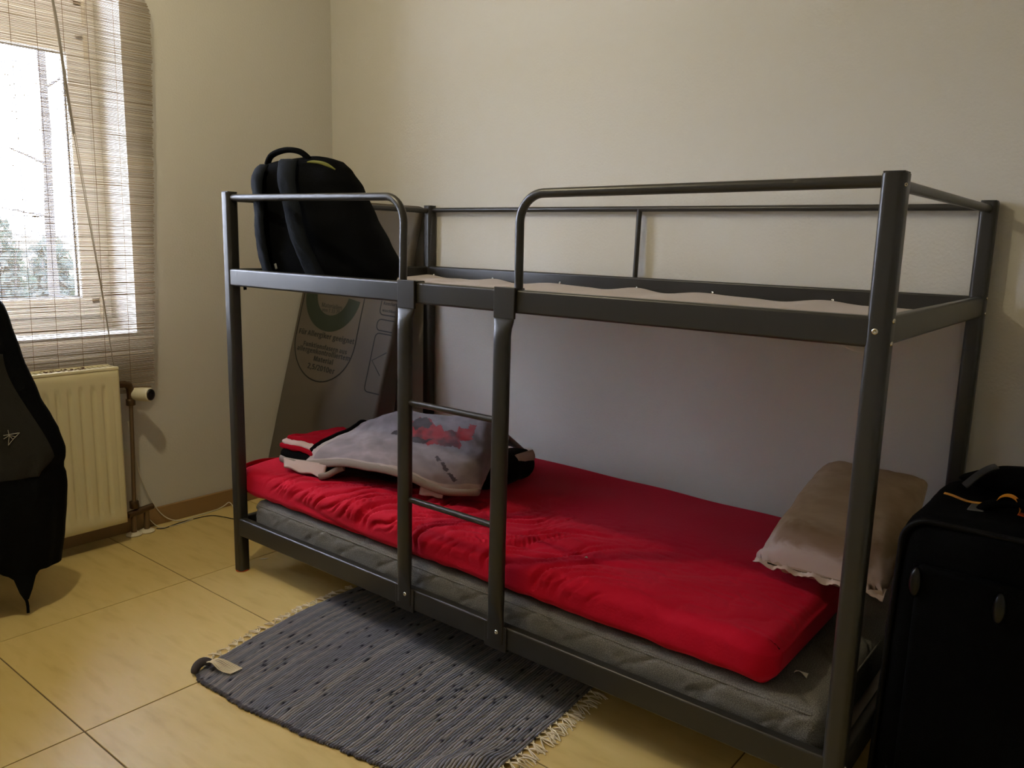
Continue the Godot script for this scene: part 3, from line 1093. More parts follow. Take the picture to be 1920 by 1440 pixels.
func ribbon(mb: MB, O: Vector3, B: Basis, pts: Array, w: float) -> void:
	var L := []
	for q in pts:
		L.append(O + B.x * q.x + B.y * q.y)
	tube(mb, L, w / 2, 6, B.x.cross(B.y).cross((L[1] - L[0]).normalized()), 0.15)

func foam_roll() -> void:
	var e1 := Vector3(0.99570735, -0.05499356, -0.07444847)
	var e2 := Vector3(0.0350945, 0.9686042, -0.24611844)
	var n := e1.cross(e2).normalized()
	e2 = n.cross(e1).normalized()
	var B := Basis(e1, e2, n)
	var O := Vector3(-0.0289, 0.0344, 0.4295)
	var o := thing("packed_mattress", "tall grey-brown plastic-wrapped mattress pack with German print leaning in the corner", "mattress pack", Vector3(0.3, 0, 0.36))
	var ns := FastNoiseLite.new()
	ns.seed = 14
	ns.frequency = 1.0
	ns.fractal_octaves = 2
	var film := mat(Color(0.335, 0.305, 0.262), 0.6, 0, 0.35)
	var b := MB.new()
	var W0 := 0.014
	var W1 := 0.612
	var Ht := 1.345
	var rings := []
	for j in 30:
		var v := j / 29.0
		var y := Ht * v
		var T := lerpf(0.15, 0.045, smoothstep(0.0, 0.95, v))
		if v < 0.05:
			T *= lerpf(0.8, 1.0, v / 0.05)
		var ring := []
		var r := min(0.018, T * 0.4)
		var hx := (W1 - W0) / 2
		for s in rounded_rect(hx, T / 2, r, 5):
			var w: float = s.y - T / 2
			var wob := 0.0
			if w < -0.01:
				wob = 0.006 * ns.get_noise_2d(s.x * 12.0, y * 6.0)
			ring.append(O + e1 * ((W0 + W1) / 2 + s.x + wob) + e2 * y + n * w)
		rings.append(ring)
	# the lower right corner stands on the floor
	var lowest := 9.0
	for q in rings[0]:
		lowest = min(lowest, q.y)
	for ring in rings:
		for k in ring.size():
			if ring[k].y < 0.001:
				ring[k].y = 0.001
			if ring[k].x < 0.004:
				ring[k].x = 0.004
	loft(b, rings)
	var body := part("wrapped_body", b, film, o)
	var P := O + n * 0.0006
	var ink := mat(Color(0.075, 0.068, 0.058), 0.7)
	var green := mat(Color(0.115, 0.15, 0.075), 0.7)
	var line := MB.new()
	var cap := []
	cap.append(Vector2(0.041, 1.1))
	for k in 25:
		var a := PI + PI * k / 24.0
		cap.append(Vector2(0.226 + 0.186 * cos(a), 0.722 + 0.186 * sin(a)))
	cap.append(Vector2(0.41, 1.1))
	ribbon(line, P, B, cap, 0.0058)
	# right-hand pictogram frames
	var fr := [[0.512, 0.875, 0.62, 0.96], [0.512, 0.808, 0.62, 0.855], [0.516, 0.545, 0.62, 0.796]]
	for q in fr:
		var c := 0.02
		var pl := [Vector2(0.604, q[3])]
		for k in 7:
			var a := PI / 2 + PI / 2 * k / 6.0
			pl.append(Vector2(q[0] + c + c * cos(a), q[3] - c + c * sin(a)))
		for k in 7:
			var a := PI + PI / 2 * k / 6.0
			pl.append(Vector2(q[0] + c + c * cos(a), q[1] + c + c * sin(a)))
		pl.append(Vector2(0.604, q[1]))
		ribbon(line, P, B, pl, 0.0048)
	ribbon(line, P, B, [Vector2(0.598, 0.722), Vector2(0.526, 0.678), Vector2(0.586, 0.622)], 0.004)
	part("printed_outline", line, ink, body)
	var ring_m := MB.new()
	var a0 := deg_to_rad(-6.0)
	var a1 := deg_to_rad(-262.0)
	sheet(ring_m, 60, 1, func(u: float, v: float) -> Vector3:
		var a := lerpf(a0, a1, u)
		var r := lerpf(0.098, 0.170, v)
		return P + e1 * (0.222 + r * cos(a)) + e2 * (0.930 + r * sin(a)), 0.0006)
	part("printed_ring", ring_m, green, body)
	text_on("Für Allergiker geeignet", body, P, B, 0.056, 0.404, 0.737, ink, true)
	text_on("Funktionsfasern aus", body, P, B, 0.101, 0.374, 0.690, ink, true)
	text_on("allergenkontrolliertem", body, P, B, 0.066, 0.400, 0.662, ink, true)
	text_on("Material", body, P, B, 0.184, 0.304, 0.634, ink, true)
	text_on("2,5/2010er", body, P, B, 0.155, 0.325, 0.594, ink, true)
	text_on("Materialien", body, P, B, 0.165, 0.290, 0.874, ink)
	text_on("von 1 33 70", body, P, B, 0.172, 0.282, 0.853, ink)
	text_on("Komfort", body, P, B, 0.525, 0.600, 0.925, ink, true)
	text_on("waschbar", body, P, B, 0.525, 0.600, 0.895, ink, true)

# ------------------------------------------------------------------ rug
func rug() -> void:
	var o := thing("rag_rug", "blue-grey woven rag rug with cream tassels on the tiles before the bed", "rug", Vector3(1.6, 0, 1.1))
	var rng := RandomNumberGenerator.new()
	rng.seed = 9
	var ns := FastNoiseLite.new()
	ns.seed = 2
	ns.frequency = 1.0
	ns.fractal_octaves = 2
	var zb := 0.775
	var XL := [Vector2(0.775, 1.077), Vector2(0.866, 1.079), Vector2(0.986, 1.082), Vector2(1.163, 1.109), Vector2(1.357, 1.150), Vector2(1.44, 1.184)]
	var XR := [Vector2(0.775, 2.025), Vector2(0.82, 2.029), Vector2(0.98, 2.042), Vector2(1.169, 2.053), Vector2(1.35, 2.075)]
	var ZF := [Vector2(1.07, 1.44), Vector2(1.18, 1.439), Vector2(1.39, 1.433), Vector2(1.596, 1.408), Vector2(1.738, 1.38), Vector2(1.867, 1.357), Vector2(2.08, 1.305)]
	var place := func(f: float, z: float) -> Vector3:
		var x := lerpf(lookup(XL, z), lookup(XR, z), f)
		var y := 0.0042 + 0.002 * (ns.get_noise_2d(x * 4.0, z * 4.0) + 0.5)
		# ruck near the right front corner
		var dd := (Vector2(x, z) - Vector2(1.985, 1.25))
		y += 0.020 * exp(-pow(dd.x * 0.8 + dd.y * 0.6, 2.0) / 0.0012) * smoothstep(0.15, 0.02, absf(-dd.x * 0.6 + dd.y * 0.8))
		return Vector3(x, y, z)
	var N := 116
	var mats := []
	var pal := [Color(0.49, 0.49, 0.53), Color(0.45, 0.455, 0.505), Color(0.535, 0.53, 0.555), Color(0.465, 0.47, 0.515), Color(0.555, 0.545, 0.56)]
	for c in pal:
		var m := mat(Color.WHITE, 0.95, 0, 0.15)
		m.vertex_color_use_as_albedo = true
		m.albedo_color = c
		mats.append(m)
	for i in N:
		var f := (i + 0.5) / N
		var zf := lookup(ZF, lerpf(1.18, 2.06, f)) + rng.randf_range(-0.003, 0.003)
		if i < 3:
			zf -= 0.006 * (3 - i)
		var b := MB.new()
		var pts := []
		var rad := []
		var m := 46
		var q0: Vector3 = place.call(f, zb)
		var hw := (lookup(XR, 1.1) - lookup(XL, 1.1)) / N / 2.0
		var knot := rng.randi() % 7
		var tone := rng.randf_range(0.84, 1.16)
		for k in m + 1:
			var z := lerpf(zb, zf, float(k) / m)
			var q: Vector3 = place.call(f, z)
			q.x += rng.randf_range(-0.0006, 0.0006)
			pts.append(q)
			rad.append(hw * (0.98 + 0.16 * sin(k * 2.1 + i) + rng.randf_range(-0.08, 0.08)))
		# turned end: a fat knob at the front edge
		pts.append(pts[-1] + Vector3(0, 0, 0.004)); rad.append(hw * 1.22)
		pts.append(pts[-1] + Vector3(0, -0.0004, 0.004)); rad.append(hw * 1.18)
		pts.append(pts[-1] + Vector3(0, -0.0006, 0.003)); rad.append(hw * 0.6)
		tube(b, pts, rad, 7, Vector3(1, 0, 0), 0.9)
		# colour of the rag strip changes along its length; a few dark flecks
		var per := 7
		for k in pts.size():
			var c := Color(1, 1, 1) * (tone + 0.25 * ns.get_noise_2d(k * 0.9, i * 3.7))
			if rng.randf() < 0.028:
				c = Color(0.10, 0.11, 0.16)
			elif rng.randf() < 0.05:
				c = Color(2.0, 2.0, 1.9)
			if k >= pts.size() - 3:
				c = Color(0.42, 0.40, 0.42)
			for s in per:
				b.col[k * per + s] = c
		part("weft", b, mats[rng.randi() % 5], o)
	# warp tassels at both ends
	var cream := mat(Color(0.88, 0.83, 0.73), 0.95, 0, 0.15)
	for side in [0, 1]:
		var n := 21
		for k in n:
			var z := lerpf(zb + 0.02, 1.415 if side == 0 else 1.32, (k + 0.3) / n)
			var q: Vector3 = place.call(float(side), z)
			var dir := -1.0 if side == 0 else 1.0
			q.x -= dir * 0.004
			var b := MB.new()
			var knot := q + Vector3(dir * 0.011, -0.0002, rng.randf_range(-0.003, 0.003))
			for s in [-0.009, -0.004, 0.004, 0.009]:
				tube(b, [q + Vector3(0, 0.001, s), q + Vector3(dir * 0.005, 0.0005, s * 0.7), knot], [0.0012, 0.0011, 0.0012], 5)
			lathe(b, [Vector2(0, -0.0028), Vector2(0.003, -0.0012), Vector2(0.0034, 0.0004), Vector2(0.0018, 0.003), Vector2(0, 0.0034)], Transform3D(Basis(), knot), 8)
			for s in 7:
				var sp := rng.randf_range(-0.7, 0.7)
				var L := rng.randf_range(0.025, 0.048) * (1.0 if side == 1 else 0.8)
				var tip := knot + Vector3(dir * cos(sp) * L, 0, sin(sp) * L)
				tip.y = 0.0013
				var mid := (knot + tip) / 2 + Vector3(0, rng.randf_range(0.0, 0.005), rng.randf_range(-0.006, 0.006))
				mid.y = max(mid.y, 0.0015)
				tube(b, smooth_path([knot, mid, tip], 5), 0.0016, 5)
			part("tassel", b, cream, o)
	# the left front corner is turned up, its tassel lying over the rug
	var ct := MB.new()
	tube(ct, smooth_path([Vector3(1.178, 0.006, 1.437), Vector3(1.172, 0.02, 1.425), Vector3(1.172, 0.026, 1.405), Vector3(1.186, 0.021, 1.39)], 12), [0.008, 0.010, 0.0112, 0.0116, 0.0118, 0.012, 0.012, 0.012, 0.0116, 0.0112, 0.0108, 0.010, 0.008], 12)
	part("turned_corner", ct, mat(Color(0.30, 0.28, 0.29), 0.95, 0, 0.15), o)
	var lt := MB.new()
	for s in 9:
		var w: float = (s - 4) * 0.0042
		tube(lt, smooth_path([Vector3(1.186, 0.028, 1.395 + w * 0.5), Vector3(1.205, 0.030 + 0.003 * sin(s), 1.385 + w * 0.9), Vector3(1.232, 0.018, 1.373 + w * 1.2), Vector3(1.262, 0.0125, 1.362 + w)], 8), 0.0018, 5)
	part("folded_tassel", lt, cream, o)

# ------------------------------------------------------------------ suitcase
func suitcase() -> void:
	var o := thing("black_suitcase", "large black fabric suitcase standing at the right end of the bunk bed", "suitcase", Vector3(2.98, 0, 0.66))
	var lo := Vector3(2.722, 0.045, 0.47)
	var hi := Vector3(3.22, 0.665, 0.83)
	var c := (lo + hi) / 2
	var ns := FastNoiseLite.new()
	ns.seed = 6
	ns.frequency = 1.0
	var b := MB.new()
	rbox(b, c, hi - lo, 0.045, Basis(), 4, 0.03, func(q: Vector3, n: Vector3) -> Vector3: return n * (0.004 * ns.get_noise_3d(q.x * 6.0, q.y * 6.0, q.z * 6.0)) + Vector3(0.012 * smoothstep(0.1, 0.31, q.y), 0.016 * smoothstep(0.2, 0.3, q.y) * cos(q.x / 0.25 * 1.3), 0))
	var body := part("shell", b, M.black_soft, o)
	# front pocket panel and the piping around the front and back edges
	var fp := MB.new()
	rbox(fp, Vector3(c.x + 0.004, 0.335, hi.z + 0.006), Vector3(0.40, 0.50, 0.024), 0.011, Basis(), 3, 0.05)
	part("front_pocket", fp, M.black_soft, o)
	for z in [hi.z - 0.008, lo.z + 0.008]:
		var pp := MB.new()
		var path := []
		for s in rounded_rect(0.243, 0.304, 0.042, 8):
			path.append(Vector3(c.x + s.x + 0.012 * smoothstep(0.1, 0.31, s.y), c.y + s.y + 0.014 * smoothstep(0.2, 0.3, s.y) * cos(s.x / 0.25 * 1.3), z))
		path.append(path[0])
		tube(pp, path, 0.0055, 8)
		part("piping", pp, mat(Color(0.02, 0.02, 0.022), 0.55, 0, 0.25), o)
	# two glossy oval studs on the front
	for q in [[2.776, 0.551], [2.917, 0.541]]:
		var s := MB.new()
		lathe(s, [Vector2(0, 0.009), Vector2(0.5, 0.0085), Vector2(0.8, 0.006), Vector2(0.96, 0.002), Vector2(1.0, -0.004), Vector2(0, -0.004)], Transform3D(Basis(Vector3(0.0115, 0, 0), Vector3(0, 0, 1), Vector3(0, -0.030, 0)), Vector3(q[0], q[1], hi.z + 0.018)), 24)
		part("stud", s, mat(Color(0.025, 0.025, 0.03), 0.3, 0, 0.4), o)
	for x in [lo.x + 0.06, hi.x - 0.06]:
		for z in [lo.z + 0.05, hi.z - 0.05]:
			var w := MB.new()
			lathe(w, [Vector2(0, -0.012), Vector2(0.022, -0.012), Vector2(0.025, -0.008), Vector2(0.025, 0.008), Vector2(0.022, 0.012), Vector2(0, 0.012)], Transform3D(Basis(Vector3(0, 1, 0), Vector3(1, 0, 0), Vector3(0, 0, -1)), Vector3(x, 0.0255, z)), 20)
			rbox(w, Vector3(x, 0.048, z), Vector3(0.036, 0.03, 0.05), 0.006)
			part("wheel", w, M.black, o)
	# padded carry handle on top
	var h := MB.new()
	tube(h, smooth_path([Vector3(2.845, 0.664, 0.705), Vector3(2.858, 0.686, 0.705), Vector3(2.90, 0.700, 0.70), Vector3(2.97, 0.702, 0.695), Vector3(3.02, 0.688, 0.69), Vector3(3.035, 0.664, 0.69)], 20), 0.014, 12, Vector3(0, 0, 1), 0.7)
	part("carry_handle", h, M.black_soft, o)
	for x in [2.843, 3.036]:
		var r := MB.new()
		rbox(r, Vector3(x, 0.674, 0.70), Vector3(0.03, 0.012, 0.05), 0.004)
		part("handle_mount", r, mat(Color(0.35, 0.35, 0.34), 0.4, 0.5), o)
	# yellow airline tag looped round the handle, its long end lying on the lid
	var tg := thing("yellow_luggage_tag", "yellow paper luggage tag looped round the handle on top of the black suitcase", "tag", Vector3(2.87, 0.68, 0.62))
	var ym := mat(Color(0.86, 0.55, 0.07), 0.6)
	var t := MB.new()
	sheet(t, 24, 2, func(u: float, v: float) -> Vector3:
		var a := lerpf(2.9, -0.9, u)
		return Vector3(2.893 + 0.021 * cos(a), 0.690 + 0.024 * sin(a), 0.700 + 0.022 * (v - 0.5)), 0.0012)
	part("loop", t, ym, tg)
	t = MB.new()
	sheet(t, 20, 2, func(u: float, v: float) -> Vector3:
		return Vector3(2.775 + 0.075 * u, 0.6835 - 0.002 * u + 0.002 * sin(u * 7.0), 0.660 + 0.026 * u + 0.013 * (v - 0.5) + 0.006 * sin(u * 5.0)), 0.0012)
	part("strip", t, mat(Color(0.80, 0.56, 0.16), 0.6), tg)
	t = MB.new()
	sheet(t, 8, 2, func(u: float, v: float) -> Vector3: return Vector3(2.912 + 0.03 * u, 0.684 - 0.002 * u, 0.708 + 0.022 * (v - 0.5)), 0.0012)
	part("orange_end", t, mat(Color(0.75, 0.27, 0.05), 0.6), tg)
	# soft black pouch lying on the back half of the lid
	var k := thing("black_pouch", "soft black pouch with a grey strap lying on top of the black suitcase", "pouch", Vector3(3.0, 0.66, 0.55))
	var pb := MB.new()
	var rings := []
	var base_y := 0.676
	for j in 15:
		var a := PI * j / 14.0
		var ring := []
		for s in 32:
			var th := TAU * s / 32.0
			var rx := 0.185 * sin(a)
			var rz := 0.075 * sin(a)
			var y := base_y + 0.030 - 0.032 * cos(a)
			var q := Vector3(2.965 + rx * signf(cos(th)) * pow(absf(cos(th)), 0.7), y, 0.545 + rz * signf(sin(th)) * pow(absf(sin(th)), 0.8))
			q += Vector3(0, 0.006, 0) * ns.get_noise_3d(q.x * 18.0, q.y * 10.0, q.z * 18.0)
			q.y -= 0.02 * smoothstep(2.88, 2.78, q.x) * (y - base_y) / 0.06
			ring.append(q)
		rings.append(ring)
	loft(pb, rings, true, true)
	part("pouch_body", pb, M.black_soft, k)
	var sb := MB.new()
	sheet(sb, 14, 2, func(u: float, v: float) -> Vector3:
		return Vector3(2.80 + 0.045 * u + 0.012 * v, 0.701 + 0.037 * sin(u * 1.5) - 0.002 * v, 0.635 - 0.065 * u + 0.02 * (v - 0.5)), 0.003)
	part("strap", sb, mat(Color(0.16, 0.16, 0.155), 0.8), k)

# ------------------------------------------------------------------ radiator
func radiator() -> void:
	var o := thing("panel_radiator", "cream ribbed panel radiator under the window with pipes and a round thermostat", "radiator", Vector3(0.09, 0, 1.65))
	var cream := mat(Color(0.84, 0.80, 0.64), 0.4, 0, 0.5)
	var zr := 1.102
	var zl := 2.22
	var yb := 0.088
	var yt := 0.676
	var xf := 0.138
	var b := MB.new()
	var P := 0.0397
	var nz := 168
	var ny := 40
	var rib := func(u: float, v: float) -> Vector3:
		var z := lerpf(zr, zl, u)
		var y := lerpf(yb, yt, v)
		var t: float = fposmod((z - zr - 0.022) / P, 1.0)
		var prof := smoothstep(0.0, 0.16, t) * (1.0 - smoothstep(0.62, 0.80, t))
		var g := smoothstep(yb + 0.045, yb + 0.062, y) * (1.0 - smoothstep(yt - 0.075, yt - 0.058, y))
		g *= smoothstep(zr + 0.018, zr + 0.03, z)
		var edge := smoothstep(0.0, 0.006, y - yb) * smoothstep(0.0, 0.006, yt - y) * smoothstep(0.0, 0.006, z - zr)
		return Vector3(xf - 0.006 * (1.0 - edge) - 0.0065 * g * (1.0 - prof), y, z)
	sheet(b, nz * 2, ny, rib, 0.0015)
	part("ribbed_panel", b, cream, o)
	b = MB.new()
	rbox(b, Vector3(0.058, (yb + yt) / 2, (zr + zl) / 2 + 0.005), Vector3(0.012, yt - yb - 0.02, zl - zr - 0.02), 0.004)
	part("rear_panel", b, cream, o)
	b = MB.new()
	rbox(b, Vector3(0.096, (yb + yt) / 2 + 0.008, zr + 0.004), Vector3(0.08, yt - yb - 0.03, 0.006), 0.002)
	part("side_cover", b, cream, o)
	# top grille: a frame with slots, rusty in places
	b = MB.new()
	rbox(b, Vector3(0.129, yt + 0.002, (zr + zl) / 2), Vector3(0.016, 0.012, zl - zr), 0.003)
	rbox(b, Vector3(0.058, yt + 0.002, (zr + zl) / 2), Vector3(0.014, 0.012, zl - zr), 0.003)
	for k in 62:
		rbox(b, Vector3(0.094, yt + 0.002, zr + 0.006 + k * 0.018), Vector3(0.064, 0.009, 0.0085), 0.002)
	part("top_grille", b, cream, o)
	b = MB.new()
	var rng := RandomNumberGenerator.new()
	rng.seed = 3
	for k in 40:
		rbox(b, Vector3(rng.randf_range(0.06, 0.115), yt + 0.0068, zr + 0.09 + 0.15 * rng.randf()), Vector3(rng.randf_range(0.004, 0.010), 0.0012, rng.randf_range(0.004, 0.011)), 0.0005)
	part("rust_flakes", b, mat(Color(0.30, 0.17, 0.09), 0.95), o, true)
	# valve, pipes, connection block
	var brass := mat(Color(0.34, 0.26, 0.17), 0.4, 0.6)
	var copper := mat(Color(0.46, 0.38, 0.28), 0.4, 0.5)
	b = MB.new()
	tube(b, [Vector3(0.08, 0.606, 1.112), Vector3(0.08, 0.606, 1.06), Vector3(0.078, 0.600, 1.043), Vector3(0.073, 0.585, 1.036), Vector3(0.07, 0.565, 1.034), Vector3(0.07, 0.52, 1.034)], [0.013, 0.013, 0.015, 0.014, 0.013, 0.012], 12)
	lathe(b, [Vector2(0, -0.012), Vector2(0.017, -0.012), Vector2(0.017, 0.012), Vector2(0, 0.012)], Transform3D(Basis(), Vector3(0.07, 0.532, 1.034)), 6)
	tube(b, [Vector3(0.07, 0.563, 1.034), Vector3(0.078, 0.563, 1.012)], 0.012, 10)
	part("valve_body", b, brass, o)
	b = MB.new()
	var ax := Vector3(0.80, 0.03, -0.38).normalized()
	var sx := ax.cross(Vector3.UP).normalized()
	var hb := Basis(sx, ax, sx.cross(ax))
	lathe(b, [Vector2(0, 0), Vector2(0.02, 0), Vector2(0.0245, 0.006), Vector2(0.0262, 0.03), Vector2(0.0262, 0.068), Vector2(0.0235, 0.072), Vector2(0, 0.072)], Transform3D(hb, Vector3(0.068, 0.561, 1.018)), 24)
	var head := part("thermostat_head", b, mat(Color(0.86, 0.83, 0.73), 0.4), o)
	b = MB.new()
	lathe(b, [Vector2(0, 0.068), Vector2(0.0222, 0.068), Vector2(0.0222, 0.0745), Vector2(0.018, 0.077), Vector2(0.009, 0.0775), Vector2(0.008, 0.0755), Vector2(0, 0.0755)], Transform3D(hb, Vector3(0.068, 0.561, 1.018)), 24)
	part("black_cap", b, mat(Color(0.02, 0.02, 0.02), 0.3), head)
	b = MB.new()
	tube(b, [Vector3(0.07, 0.525, 1.034), Vector3(0.066, 0.30, 1.037), Vector3(0.062, 0.13, 1.040)], 0.0078, 12)
	part("riser_pipe", b, copper, o)
	b = MB.new()
	tube(b, [Vector3(0.06, 0.087, 1.066), Vector3(0.06, 0.094, 1.02), Vector3(0.06, 0.101, 0.965)], [0.013, 0.0135, 0.012], 10)
	lathe(b, [Vector2(0, -0.014), Vector2(0.017, -0.014), Vector2(0.017, 0.014), Vector2(0, 0.014)], Transform3D(Basis(), Vector3(0.062, 0.125, 1.040)), 6)
	part("connection_block", b, brass, o)
	for z in [1.044, 0.993]:
		b = MB.new()
		tube(b, [Vector3(0.058, 0.09, z - 0.002), Vector3(0.056, 0.0, z)], 0.0105, 12)
		part("floor_pipe", b, copper, o)
		b = MB.new()
		lathe(b, [Vector2(0.011, 0.0), Vector2(0.030, 0.0), Vector2(0.029, 0.006), Vector2(0.017, 0.012), Vector2(0.0115, 0.013)], Transform3D(Basis(), Vector3(0.056, 0.0, z)), 20)
		part("rosette", b, mat(Color(0.86, 0.82, 0.72), 0.5), o)
	# wall brackets carry the radiator
	for z in [1.30, 2.0]:
		b = MB.new()
		rbox(b, Vector3(0.0285, 0.36, z), Vector3(0.053, 0.40, 0.02), 0.002)
		part("bracket", b, cream, o)

# ------------------------------------------------------------------ bamboo blind
func blind() -> void:
	var o := thing("bamboo_blind", "brown see-through bamboo roll-up blind hanging in front of the window", "blind", Vector3(0.045, 0.57, 1.6))
	var ED := [Vector2(0.55, 0.932), Vector2(0.65, 0.926), Vector2(1.04, 0.902), Vector2(1.40, 0.884), Vector2(1.63, 0.873), Vector2(1.86, 0.866), Vector2(1.95, 0.868), Vector2(1.985, 0.874), Vector2(2.01, 0.890), Vector2(2.06, 0.925), Vector2(2.15, 0.99), Vector2(2.5, 1.1)]
	var rng := RandomNumberGenerator.new()
	rng.seed = 17
	var m := mat(Color.WHITE, 0.75, 0, 0.3)
	m.vertex_color_use_as_albedo = true
	m.backlight_enabled = true
	m.backlight = Color(0.7, 0.7, 0.7)
	var ns := FastNoiseLite.new()
	ns.seed = 19
	ns.frequency = 1.0
	var b := MB.new()
	var zl := 2.26
	var per := 0.00436
	var rows := 432
	for k in rows:
		var y := 0.592 + per * k
		var ze := lookup(ED, y) + 0.006 * ns.get_noise_1d(k * 0.35) + rng.randf_range(-0.003, 0.003)
		var h := 0.00138 * rng.randf_range(0.82, 1.16)
		if rng.randf() < 0.05:
			h *= 0.6
		var tone := rng.randf_range(0.75, 1.2)
		b.c = Color(0.30 * tone, 0.23 * tone, 0.15 * tone)
		if rng.randf() < 0.12:
			b.c = Color(0.42, 0.33, 0.21)
		var pts := []
		var wob := rng.randf_range(0, 9)
		for s in 11:
			var z := lerpf(ze, zl, s / 10.0)
			var dy := 0.0007 * sin(wob + z * 9.0) + 0.0011 * ns.get_noise_2d(z * 5.0, k * 0.6)
			var xb := 0.046 + 0.006 * sin(y * 3.0) + 0.004 * ns.get_noise_2d(z * 2.0, y * 2.0)
			xb = min(xb, 0.0505)
			pts.append(Vector3(xb, y + dy, z))
		tube(b, pts, h, 5, Vector3(0, 1, 0), 0.8)
	b.c = Color.WHITE
	part("reeds", b, m, o, true)
	# loose lower reeds that droop towards the right end
	for k in 5:
		var l := MB.new()
		l.c = Color(0.25, 0.17, 0.09)
		tube(l, smooth_path([Vector3(0.045, 0.588 - k * 0.0035, 2.2), Vector3(0.045, 0.588 - k * 0.004, 1.3), Vector3(0.046, 0.586 - k * 0.005, 1.05), Vector3(0.047, 0.577 - k * 0.0065, 0.94 + 0.006 * k)], 16), 0.0017, 6)
		part("loose_reed", l, m, o)
	var th := mat(Color(0.50, 0.42, 0.32), 0.9)
	for z in [1.02, 1.11, 1.19, 1.275, 1.355, 1.44, 1.53, 1.62, 1.71, 1.80, 1.89, 1.98, 2.07, 2.16]:
		var t := MB.new()
		var y1 := 2.47 if z > 1.1 else 2.10
		tube(t, [Vector3(0.0535, 0.585, z), Vector3(0.054, 1.2, z - 0.006), Vector3(0.054, y1, z - 0.012)], 0.0009, 5)
		part("stitch_thread", t, th, o)
	var rail := MB.new()
	rbox(rail, Vector3(0.027, 2.49, 1.66), Vector3(0.05, 0.035, 1.3), 0.006)
	part("head_rail", rail, mat(Color(0.45, 0.31, 0.18), 0.6), o)
	# pull cords, slanting down behind the radiator
	var cm := mat(Color(0.62, 0.57, 0.50), 0.8)
	for k in 2:
		var c := MB.new()
		var dz := 0.006 * k
		tube(c, smooth_path([Vector3(0.058, 2.47, 1.27), Vector3(0.060, 1.917, 1.213 - dz), Vector3(0.061, 1.605, 1.184 - dz), Vector3(0.061, 1.377, 1.160 - dz), Vector3(0.061, 0.956, 1.113 - dz * 0.5), Vector3(0.061, 0.665, 1.083)], 24), 0.0021 if k == 0 else 0.0015, 6)
		part("pull_cord", c, cm, o)
	var tp := MB.new()
	tube(tp, smooth_path([Vector3(0.066, 1.925, 1.214), Vector3(0.066, 1.84, 1.203), Vector3(0.065, 1.70, 1.194), Vector3(0.064, 1.5, 1.174)], 10), 0.0042, 6, Vector3(0, 0, 1), 0.3)
	part("cord_tape", tp, mat(Color(0.50, 0.47, 0.43), 0.8), o)

